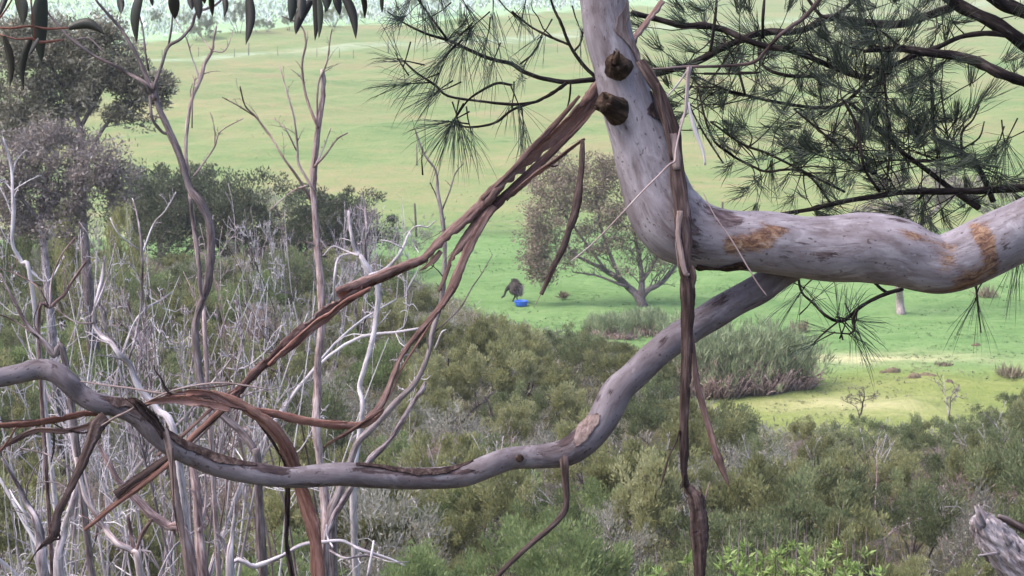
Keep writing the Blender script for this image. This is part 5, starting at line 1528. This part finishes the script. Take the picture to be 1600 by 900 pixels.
# ------------------------------------------------------------------ sheoak with dark drooping needles behind the limb
sh_base = np.array([4.6, 8.6, place_z(4.6, 8.6)])
sheoak = thing('sheoak_tree', 'dark needle-leaved sheoak spreading behind the thick limb, upper right', 'tree', sh_base)
SH = 7.6
SB = [
    [(1900, 110, 40), (1760, 120, 30), (1640, 90, 24), (1600, 67, 22), (1567, 43, 22), (1533, 26, 20), (1500, 10, 20), (1480, -5, 18), (1440, -30, 14)],
    [(1700, 60, 22), (1600, 20, 20), (1567, 7, 18), (1540, -10, 16), (1500, -40, 12)],
    [(1487, 12, 14), (1453, 23, 13), (1427, 33, 13), (1400, 38, 13), (1367, 37, 13), (1333, 32, 12), (1293, 28, 12), (1280, 34, 12), (1260, 45, 11), (1233, 50, 11), (1197, 50, 11), (1167, 58, 11), (1133, 73, 11), (1113, 83, 12), (1087, 97, 11), (1053, 108, 10), (1017, 117, 10), (970, 122, 9), (933, 124, 9), (910, 126, 8), (883, 128, 8), (850, 123, 7), (820, 113, 7), (800, 100, 7), (767, 92, 6), (733, 78, 6), (700, 63, 5), (667, 53, 4), (633, 37, 3), (605, 18, 2)],
    [(700, 63, 4), (683, 40, 4), (667, 18, 3), (650, -5, 3)],
    [(885, 130, 6), (867, 143, 6), (850, 153, 5), (833, 160, 5), (800, 163, 5), (750, 158, 4), (700, 150, 4), (680, 133, 4), (653, 115, 3), (630, 95, 3)],
    [(833, 160, 4), (800, 172, 4), (777, 190, 4), (753, 197, 4), (727, 198, 3), (700, 189, 2)],
    [(800, 133, 4), (777, 130, 4), (750, 143, 4), (730, 158, 3), (714, 182, 2)],
    [(930, 120, 6), (910, 100, 6), (890, 70, 5), (877, 37, 5), (866, 15, 4), (858, -10, 3)], [(890, 70, 4), (870, 62, 4), (850, 53, 4), (827, 40, 3), (800, 18, 3)], [(897, 80, 4), (907, 67, 3), (912, 43, 3), (915, 20, 2)],
    [(847, 57, 3), (833, 83, 3), (813, 100, 3)], [(892, 128, 3), (890, 153, 3), (885, 173, 2)],
    [(987, 20, 9), (1027, 30, 9), (1067, 40, 10), (1100, 40, 11), (1133, 47, 10), (1160, 60, 10), (1200, 73, 10), (1243, 80, 10), (1283, 97, 9), (1327, 115, 9), (1357, 122, 8), (1375, 113, 7), (1400, 100, 7), (1433, 85, 8), (1467, 73, 8), (1500, 58, 8), (1540, 52, 9), (1580, 55, 10)],
    [(1357, 122, 6), (1343, 140, 6), (1320, 160, 6), (1293, 168, 6), (1260, 167, 5), (1200, 157, 5), (1160, 147, 4), (1133, 140, 4), (1110, 130, 3), (1090, 120, 3)],
    [(1780, 200, 26), (1700, 165, 22), (1600, 128, 17), (1560, 113, 17), (1527, 97, 16), (1493, 87, 15), (1450, 82, 14), (1417, 77, 11), (1383, 77, 9), (1350, 80, 6)],
    [(1327, 160, 6), (1357, 187, 7), (1380, 210, 7), (1417, 243, 7), (1450, 267, 8), (1483, 293, 9), (1530, 325, 10)],
    [(1452, 110, 4), (1457, 150, 6), (1457, 183, 6), (1463, 217, 6), (1483, 227, 6), (1507, 240, 7), (1527, 260, 8), (1540, 285, 9), (1552, 315, 9)], [(1503, 238, 4), (1503, 207, 4), (1520, 187, 3), (1530, 165, 3)], [(1505, 232, 3), (1530, 215, 3), (1538, 190, 2)], [(1483, 227, 3), (1477, 190, 3), (1470, 140, 3)],
    [(1760, 280, 16), (1660, 288, 13), (1600, 293, 12), (1533, 298, 11), (1483, 299, 11), (1417, 300, 9), (1367, 307, 8), (1317, 315, 8), (1267, 327, 7), (1220, 334, 5)],
    [(1507, 241, 4), (1450, 252, 4), (1400, 250, 3), (1350, 255, 2)],
    [(1320, 160, 5), (1340, 200, 5), (1350, 260, 5), (1375, 300, 5)], [(1240, 170, 3), (1300, 220, 4), (1330, 250, 4), (1370, 275, 4), (1392, 282, 4)],
    [(1130, 60, 4), (1150, 100, 4), (1165, 150, 4)], [(1380, 100, 4), (1385, 160, 4), (1390, 230, 4), (1385, 290, 3)],
    [(1090, 135, 3), (1110, 210, 4), (1140, 240, 4), (1180, 262, 4), (1200, 268, 4), (1240, 265, 4), (1270, 280, 4), (1300, 320, 4)], [(1070, 150, 3), (1095, 200, 3), (1130, 255, 3)], [(1110, 190, 3), (1160, 225, 4), (1200, 240, 4), (1260, 270, 4), (1320, 300, 4)],
    [(1600, 10, 4), (1560, -10, 4)], [(1187, 50, 6), (1190, 100, 5), (1230, 118, 6), (1290, 118, 5)], [(1100, 115, 4), (1170, 115, 3), (1190, 112, 3)],
    [(1260, -5, 5), (1290, 28, 6), (1330, 5, 6), (1345, -20, 5)], [(1120, 0, 4), (1116, 40, 5), (1110, 80, 5)], [(1195, -10, 4), (1192, 30, 5), (1192, 60, 4)],
    [(1410, 452, 6), (1387, 458, 7), (1360, 470, 6), (1340, 483, 6), (1323, 498, 6), (1310, 502, 5), (1290, 493, 5), (1270, 473, 4), (1253, 457, 4), (1247, 433, 4)], [(1340, 483, 5), (1333, 500, 5), (1335, 515, 4), (1326, 523, 3)], [(1310, 502, 3), (1290, 518, 3), (1272, 535, 2)], [(1387, 458, 5), (1370, 445, 5), (1355, 420, 5), (1370, 380, 5, 7.4), (1410, 330, 6, 7.5)], [(1525, 440, 4), (1527, 470, 3), (1533, 520, 2)],
]
rr = np.random.default_rng(123)
polys = []
for i, b in enumerate(SB):
    off = ((i * 37) % 11 - 5) * .05 if i > 2 else 0
    if 2 <= i <= 11: off = .15
    q, r = trace([(x[0], x[1], x[2], (x[3] if len(x) > 3 else SH) + off) for x in b], SH, 4, .04, i)
    polys.append((q, r))
    mb = MB(); mb.tube(q, r, 8, .12, i)
    mb.build('branch', M['sheoak'], sheoak)
mb = MB(); q = spline([sh_base - [0, 0, .4], sh_base + [-.1, 0, 2], [4.4, 8.4, 13.2], [4.3, 8.3, 15.5], [4.5, 8.5, 18]], 5)
mb.tube(q, np.linspace(.24, .11, len(q)), 16, .05, 4); mb.build('trunk', M['sheoak'], sheoak)


def spray(mb, p, d, n, ln, spread, rr, wd=.0034, droop=.35):
    """a brush of long thin needles from point p along d"""
    a = unit(d + rr.normal(size=(n, 3)) * spread)
    L = ln * rr.uniform(.55, 1.15, n)[:, None]
    tone = np.clip(rr.normal(.45, .25, n), 0, 1)
    w = unit(np.cross(a, rr.normal(size=(n, 3)))) * wd * rr.uniform(.7, 1.2, n)[:, None]
    p0 = p + rr.normal(size=(n, 3)) * .008
    m1 = p0 + a * L * .4 + [0, 0, -.01]
    m2 = p0 + a * L * .75 + np.array([0, 0, -1]) * L * droop * .25
    e = p0 + a * L + np.array([0, 0, -1]) * L * droop * .55
    V = np.stack([p0 - w * .4, p0 + w * .4, m1 - w * .5, m1 + w * .5, m2 - w * .42, m2 + w * .42, e], 1).reshape(-1, 3)
    b = np.arange(n)[:, None] * 7
    q = np.concatenate([b + [0, 1, 3, 2], b + [2, 3, 5, 4]])
    mb.add(V, q, b + [4, 5, 6], at=np.repeat(tone, 7))


tw, nd = MB(), MB()
CZ = [(1330, 120, 110, 90, 1.0), (1300, 230, 120, 80, .9), (1180, 180, 90, 100, .75), (1180, 60, 110, 60, .7), (1450, 200, 100, 90, .75), (1390, 290, 100, 40, .8), (1540, 230, 80, 70, .5), (1250, 30, 120, 40, .8), (1450, 40, 80, 60, .55),
      (760, 60, 60, 50, .5), (830, 30, 50, 40, .35), (1080, 130, 40, 60, .5), (1560, 330, 60, 30, .4), (1310, 310, 60, 25, .6), (1560, 60, 60, 60, .35)]


def density(x, y):
    return max(v * math.exp(-(((x - a) / rx) ** 2 + ((y - b) / ry) ** 2)) for a, b, rx, ry, v in CZ)


ns = 0
for q, r in polys:
    L = np.linalg.norm(np.diff(q, axis=0), axis=1).sum()
    for _ in range(int(L * 31)):
        i = rr.integers(0, len(q) - 1)
        px, py, _d = project(q[i])
        if rr.random() > density(px, py) or r[i] > .028: continue
        t = unit(q[i + 1] - q[i])
        d = unit(t * .7 + rr.normal(size=3) * .7 + [0, 0, .15 if py < 180 else .3])
        s = wander(q[i], d, rr.uniform(.10, .42), 5, rr, .7, .2)
        tw.tube(s, np.linspace(.0035, .0015, len(s)), 4)
        spray(nd, s[-1], unit(s[-1] - s[-2] + [0, 0, .02]), rr.integers(30, 46), rr.uniform(.12, .22), .24, rr, .0028, .12)
        if rr.random() < .8: spray(nd, s[3], unit(s[3] - s[2] + rr.normal(size=3) * .4), rr.integers(14, 24), rr.uniform(.10, .18), .26, rr, .0028, .12)
        ns += 1
SP = [(630, 95, -1, .2, 14), (622, 90, -.6, 1, 10), (632, 98, -.3, -1, 10), (640, 130, -1, 0, 22), (655, 125, -1, -.3, 18), (690, 140, -1, -.35, 20), (680, 145, -.9, -.6, 18), (700, 190, -1, .1, 16), (705, 192, -.8, -.5, 16), (712, 188, -.15, -1, 34), (716, 190, .3, -1, 30), (708, 190, -.5, -.9, 22), (735, 198, .2, -1, 14),
      (740, 40, -.5, -.4, 22), (735, 50, .3, -.9, 20), (715, 60, -.7, -.7, 18), (700, 85, -.8, -.8, 26), (690, 95, -.7, -.8, 20), (725, 75, -.3, -1, 24), (760, 60, -.2, -1, 16), (770, 95, -.4, -1, 18), (640, 0, -.4, -.9, 26), (620, 5, .2, -1, 20), (660, 8, .3, -1, 24), (680, 22, -.6, -.5, 18), (690, 0, .2, -1, 20), (730, 10, .4, -.8, 20), (770, 20, 0, -1, 16), (820, 10, -.2, -1, 18), (800, 20, .6, -.6, 14),
      (800, 160, -.1, -1, 12), (810, 163, .4, -1, 18), (818, 200, .1, -1, 14), (660, 240, 0, 0.8, 6), (845, 55, -.6, -.9, 16), (905, 40, .3, -.9, 10),
      (1247, 435, -.9, -.3, 18), (1253, 457, -.7, -.8, 16), (1250, 445, .7, -.4, 10), (1268, 470, .5, .7, 6), (1310, 498, -.2, 1, 13), (1322, 497, .3, 1, 12), (1340, 483, .3, .9, 8), (1338, 500, 1, -.15, 12), (1336, 515, 1, -.8, 14), (1330, 520, .8, -1, 12), (1275, 535, -.9, -.5, 12), (1293, 518, -.9, .1, 14), (1333, 505, .4, -1, 16),
      (1526, 465, -.35, -1, 10), (1528, 475, .2, -1, 12), (1590, 405, -.2, -1, 18), (1600, 410, .2, -1, 18), (1575, 215, -.5, -1, 24), (1580, 215, -.8, -.4, 24), (1570, 220, .1, -1, 22), (1556, 228, -.4, -.9, 16)]
for (px, py, dx, dy, n) in SP:
    p = P(px, py, SH + .1)
    d = unit(RGT * dx + UPV * dy + FWD * rr.normal(0, .25))
    spray(nd, p, d, n, rr.uniform(.17, .29), .34, rr, .0030, .4)
    s = np.array([p - d * .10, p - d * .04 + rr.normal(0, .004, 3), p + d * .03])
    tw.tube(s, np.array([.004, .003, .002]), 4)
tw.build('twigs', M['sheoak'], sheoak)
o = nd.build('needles', M['needle'], sheoak, False); o['kind'] = 'stuff'
# lavender bare branch crossing the sheoak
q, r = trace([(1300, -30, 8), (1280, 0, 7), (1257, 27, 7), (1235, 42, 6), (1213, 60, 6), (1200, 76, 6), (1180, 96, 6), (1150, 102, 5), (1100, 104, 5), (1077, 104, 5), (1040, 107, 4), (1010, 108, 3)], 7.0, 5, .02, 4)
root = thing('dead_branch', 'bare lavender-grey dead branch crossing in front of the sheoak', 'branch', q[0])
mb = MB(); mb.tube(q, r, 8, .1, 2); mb.build('branch', M['dead_dark'], root)
for rows in ([(1078, 104, 6), (1075, 130, 5), (1072, 170, 5), (1062, 195, 4)], [(1075, 160, 4), (1085, 200, 7), (1098, 235, 5), (1102, 258, 3)], [(1077, 106, 3), (1060, 130, 3), (1040, 152, 2), (1020, 160, 1)]):
    q, r = trace(rows, 6.9, 4)
    mb = MB(); mb.tube(q, r, 7, .12, 3); mb.build('twig', M['dead'], root)

# ------------------------------------------------------------------ hanging gum leaves along the top edge
bough = thing('gum_bough', 'drooping leafy gum twigs hanging into the top left of the view', 'leafy branch', P(200, -60, 5.6))
for rows in ([(-40, 36, 3), (10, 44, 4), (45, 41, 4), (75, 45, 4), (110, 43, 3)], [(-40, 40, 4), (20, 60, 3), (50, 60, 5), (62, 66, 5), (100, 62, 3)], [(-60, -60, 10), (80, -34, 9), (230, -26, 8), (360, -22, 7), (480, -24, 6), (580, -20, 4)], [(30, -34, 4), (18, 0, 3), (4, 22, 3), (-10, 40, 3)],
             [(47, -30, 3), (50, 20, 3), (55, 60, 3)], [(480, -24, 4), (492, -8, 4), (500, 6, 3)], [(320, -22, 4), (312, -2, 5), (305, 12, 4)]):
    q, r = trace(rows, 5.6, 5, .02, 5)
    mb = MB(); mb.tube(q, r, 6, .1, 1); mb.build('twig', M['twig'], bough)
LV = [(27, -10, 36, 39, 20, .1), (66, -12, 65, 98, 21, -.05), (108, 43, 164, 54, 15, .25), (186, -6, 189, 22, 11, .05), (221, -14, 214, 67, 16, -.1), (271, -10, 273, 30, 15, 0), (349, -8, 350, 27, 8, .1), (388, -10, 384, 70, 14, .08), (6, 56, 15, 137, 13, .1), (50, 58, 37, 140, 9, -.12), (12, -14, -4, 30, 9, 0),
      (306, -10, 311, 31, 13, .05), (329, -12, 332, 26, 9, 0), (456, -12, 454, 35, 13, .05), (486, 0, 462, 54, 15, -.1), (491, -10, 492, 64, 10, .05), (498, -6, 498, 60, 9, .05), (524, -16, 531, 24, 12, 0), (532, -16, 556, 61, 13, .1), (566, -12, 570, 28, 8, .05), (596, -10, 597, 20, 6, 0),
      (472, -10, 470, 30, 12, 0), (505, -14, 512, 18, 9, 0), (516, -12, 508, 20, 10, 0), (60, 60, 44, 88, 8, 0), (298, -14, 300, 16, 11, 0), (234, -12, 239, 10, 6, 0), (316, -14, 320, 6, 9, 0)]
for i, (x0, y0, x1, y1, w, bend) in enumerate(LV):
    d0 = 5.55 + .12 * math.sin(i * 2.3)
    a, b = P(x0, y0, d0), P(x1, y1, d0 + .05 * math.sin(i * 1.7))
    n = 9; f = np.linspace(0, 1, n)
    side = unit(np.cross(unit(b - a), FWD))
    L = np.linalg.norm(b - a)
    c = a + (b - a) * f[:, None] + side * (bend * L * np.sin(f * math.pi))[:, None] * .8
    wd = w * .58 * d0 / F * np.sin(np.clip(f * .93 + .07, 0, 1) ** .8 * math.pi) ** .75
    wd[-1] = .0004
    tilt = (i * .9) % 1.2 - .6
    ws = unit(side * math.cos(tilt) + FWD * math.sin(tilt))
    nn = unit(np.cross(ws, b - a))
    V = np.concatenate([c + ws * wd[:, None] / max(.75, math.cos(tilt)), c - nn * wd[:, None] * .22, c - ws * wd[:, None] / max(.75, math.cos(tilt))])
    V2 = V + nn * .0007
    k = np.arange(n - 1)
    fr_ = np.concatenate([np.stack([k, k + 1, k + n + 1, k + n], 1), np.stack([k + n, k + n + 1, k + 2 * n + 1, k + 2 * n], 1)])
    bk = fr_[:, ::-1] + 3 * n
    ed = np.concatenate([np.stack([k, k + 3 * n, k + 3 * n + 1, k + 1], 1), np.stack([k + 2 * n, k + 2 * n + 1, k + 5 * n + 1, k + 5 * n], 1)])
    mb = MB(); mb.add(np.concatenate([V, V2]), np.concatenate([fr_, bk, ed]), at=np.full(6 * n, .25 + .5 * ((i * .37) % 1)))
    mb.build('leaf', M['gumleaf'], bough)

# ------------------------------------------------------------------ broken weathered log at the lower right, fresh shoots at the bottom edge
lg = P(1640, 940, 7.0)
root = thing('broken_trunk', 'weathered silver-grey broken trunk with splintered end at the lower right', 'dead trunk', np.array([2.75, 6.9, place_z(2.75, 6.9)]))
q, r = trace([(1527, 806, 26), (1535, 818, 40), (1552, 840, 52), (1575, 865, 58), (1605, 893, 62), (1660, 945, 70), (1760, 1030, 84), (1900, 1150, 100), (2000, 1500, 130), (1960, 2150, 150)], 7.0, 8)
mb = MB(); k = 64; th = np.arange(k) / k * 6.2832; rg = np.random.default_rng(6)
ln = np.linspace(0, 1, len(q))[:, None]
rad = r[:, None] * (1 + .10 * np.sin(11 * th + 2.2 * np.sin(ln * 30)) + .07 * np.sin(19 * th + 3 * np.sin(ln * 47 + 1)) + .05 * np.sin(5 * th + ln * 40) + rg.normal(0, .025, (len(q), k)))
mb.sweep(q, np.dstack([np.cos(th) * rad, np.sin(th) * rad])); mb.build('trunk', M['log'], root)
for rows in ([(1536, 822, 12, 6.95), (1530, 805, 10, 6.93), (1526, 797, 7, 6.93), (1523, 790, 2, 6.93)], [(1545, 820, 9, 6.96), (1535, 800, 7, 6.97), (1528, 788, 3, 6.97)], [(1578, 850, 9, 6.93), (1570, 838, 6, 6.92), (1566, 829, 2, 6.92)], [(1590, 860, 12, 6.95), (1582, 846, 9, 6.94), (1577, 838, 3, 6.94)],
             [(1560, 865, 7, 6.92), (1545, 866, 4, 6.9), (1528, 868, 3, 6.9)], [(1532, 826, 8, 6.92), (1524, 818, 7, 6.91), (1522, 808, 3, 6.91)]):
    q, r = trace(rows, 7.0, 4); mb = MB(); mb.tube(q, r, 7, .2, 3); mb.build('splinter', M['log'], root)
q, r = trace([(1559, 807, 9), (1572, 812, 11), (1590, 822, 12), (1610, 833, 13), (1700, 880, 16), (1800, 930, 18), (1890, 1040, 20)], 7.15, 5)
mb = MB(); mb.tube(q, r, 10, .1, 4); mb.build('branch', M['dead_dark'], root)

for i, (px, py, d, n, lab) in enumerate(((1205, 880, 15.5, 16, 'bright green leafy shoots at the bottom edge right of the hanging bark'), (1300, 873, 15.0, 18, 'tallest bright green leafy shoots at the bottom edge'), (1375, 886, 15.8, 12, 'bright green leafy shoots at the bottom edge below the right thicket'), (1150, 890, 14.6, 7, 'few bright green shoots beside the hanging bark end'))):
    rr = np.random.default_rng(900 + i)
    g = ground_at(px, d)
    root = thing('leafy_shrub', lab, 'shrub', g)
    top = P(px, py, d)[2]
    st, fo = MB(), MB()
    for j in range(n):
        a = rr.uniform(0, 6.28); e = np.array([g[0] + rr.normal(0, .22), g[1] + rr.normal(0, .3), top - abs(rr.normal(0, .12))])
        s = spline([g + [0, 0, -.1], (g * .5 + e * .5) + rr.normal(0, .06, 3), e], 6)
        st.tube(s, np.linspace(.014, .003, len(s)), 5)
        m = 46
        f = 1 - rr.random(m) ** 1.6 * .3
        c = np.array([s[min(int(v * (len(s) - 1)), len(s) - 1)] for v in f]) + rr.normal(0, .02, (m, 3))
        aa = unit(rr.normal(size=(m, 3)) * [1, 1, .4] + [0, 0, .75])
        fo.leaves(c, aa, unit(np.cross(aa, rr.normal(size=(m, 3)))), rr.uniform(.06, .12, m), rr.uniform(.018, .032, m), np.clip(rr.normal(.5, .25, m), 0, 1))
    st.build('stem', M['sapling'], root); fo.build('leaves', M['shoot'], root, False)

same = {}
for o in list(bpy.data.objects):
    if '_o' in o: del o['_o']
    if 'category' in o and o.get('category') in ('shrub', 'bare tree'): same.setdefault(o['label'], []).append(o)
for lab, os_ in same.items():
    if not 2 <= len(os_) <= 3: continue
    os_.sort(key=lambda o: o.location[1])
    for i, o in enumerate(os_):
        o['label'] = ('nearer ' if len(os_) == 2 else 'nearest ') + lab if i == 0 else ('farther ' if len(os_) == 2 else 'farthest ') + lab if i == len(os_) - 1 else 'middle ' + lab

# ------------------------------------------------------------------ thin haze in the valley air
hz = bpy.data.meshes.new('haze')
hx, hy0, hy1, hz0, hz1 = 960, -75, 1640, -3.0, 125.0
hz.from_pydata([(-hx, hy0, hz0), (hx, hy0, hz0), (hx, hy1, hz0), (-hx, hy1, hz0), (-hx, hy0, hz1), (hx, hy0, hz1), (hx, hy1, hz1), (-hx, hy1, hz1)], [],
               [(0, 3, 2, 1), (4, 5, 6, 7), (0, 1, 5, 4), (1, 2, 6, 5), (2, 3, 7, 6), (3, 0, 4, 7)])
hm = bpy.data.materials.new('haze')
hm.use_nodes = True
ht = hm.node_tree
ht.nodes.remove(ht.nodes['Principled BSDF'])
pv = ht.nodes.new('ShaderNodeVolumePrincipled')
pv.inputs['Color'].default_value = (.92, .95, 1, 1)
pv.inputs['Density'].default_value = .0004
pv.inputs['Anisotropy'].default_value = .2
ht.links.new(pv.outputs[0], ht.nodes['Material Output'].inputs['Volume'])
hz.materials.append(hm)
ho = bpy.data.objects.new('haze', hz)
COL.objects.link(ho)
tag(ho, 'thin pale haze in the valley air', kind='stuff')
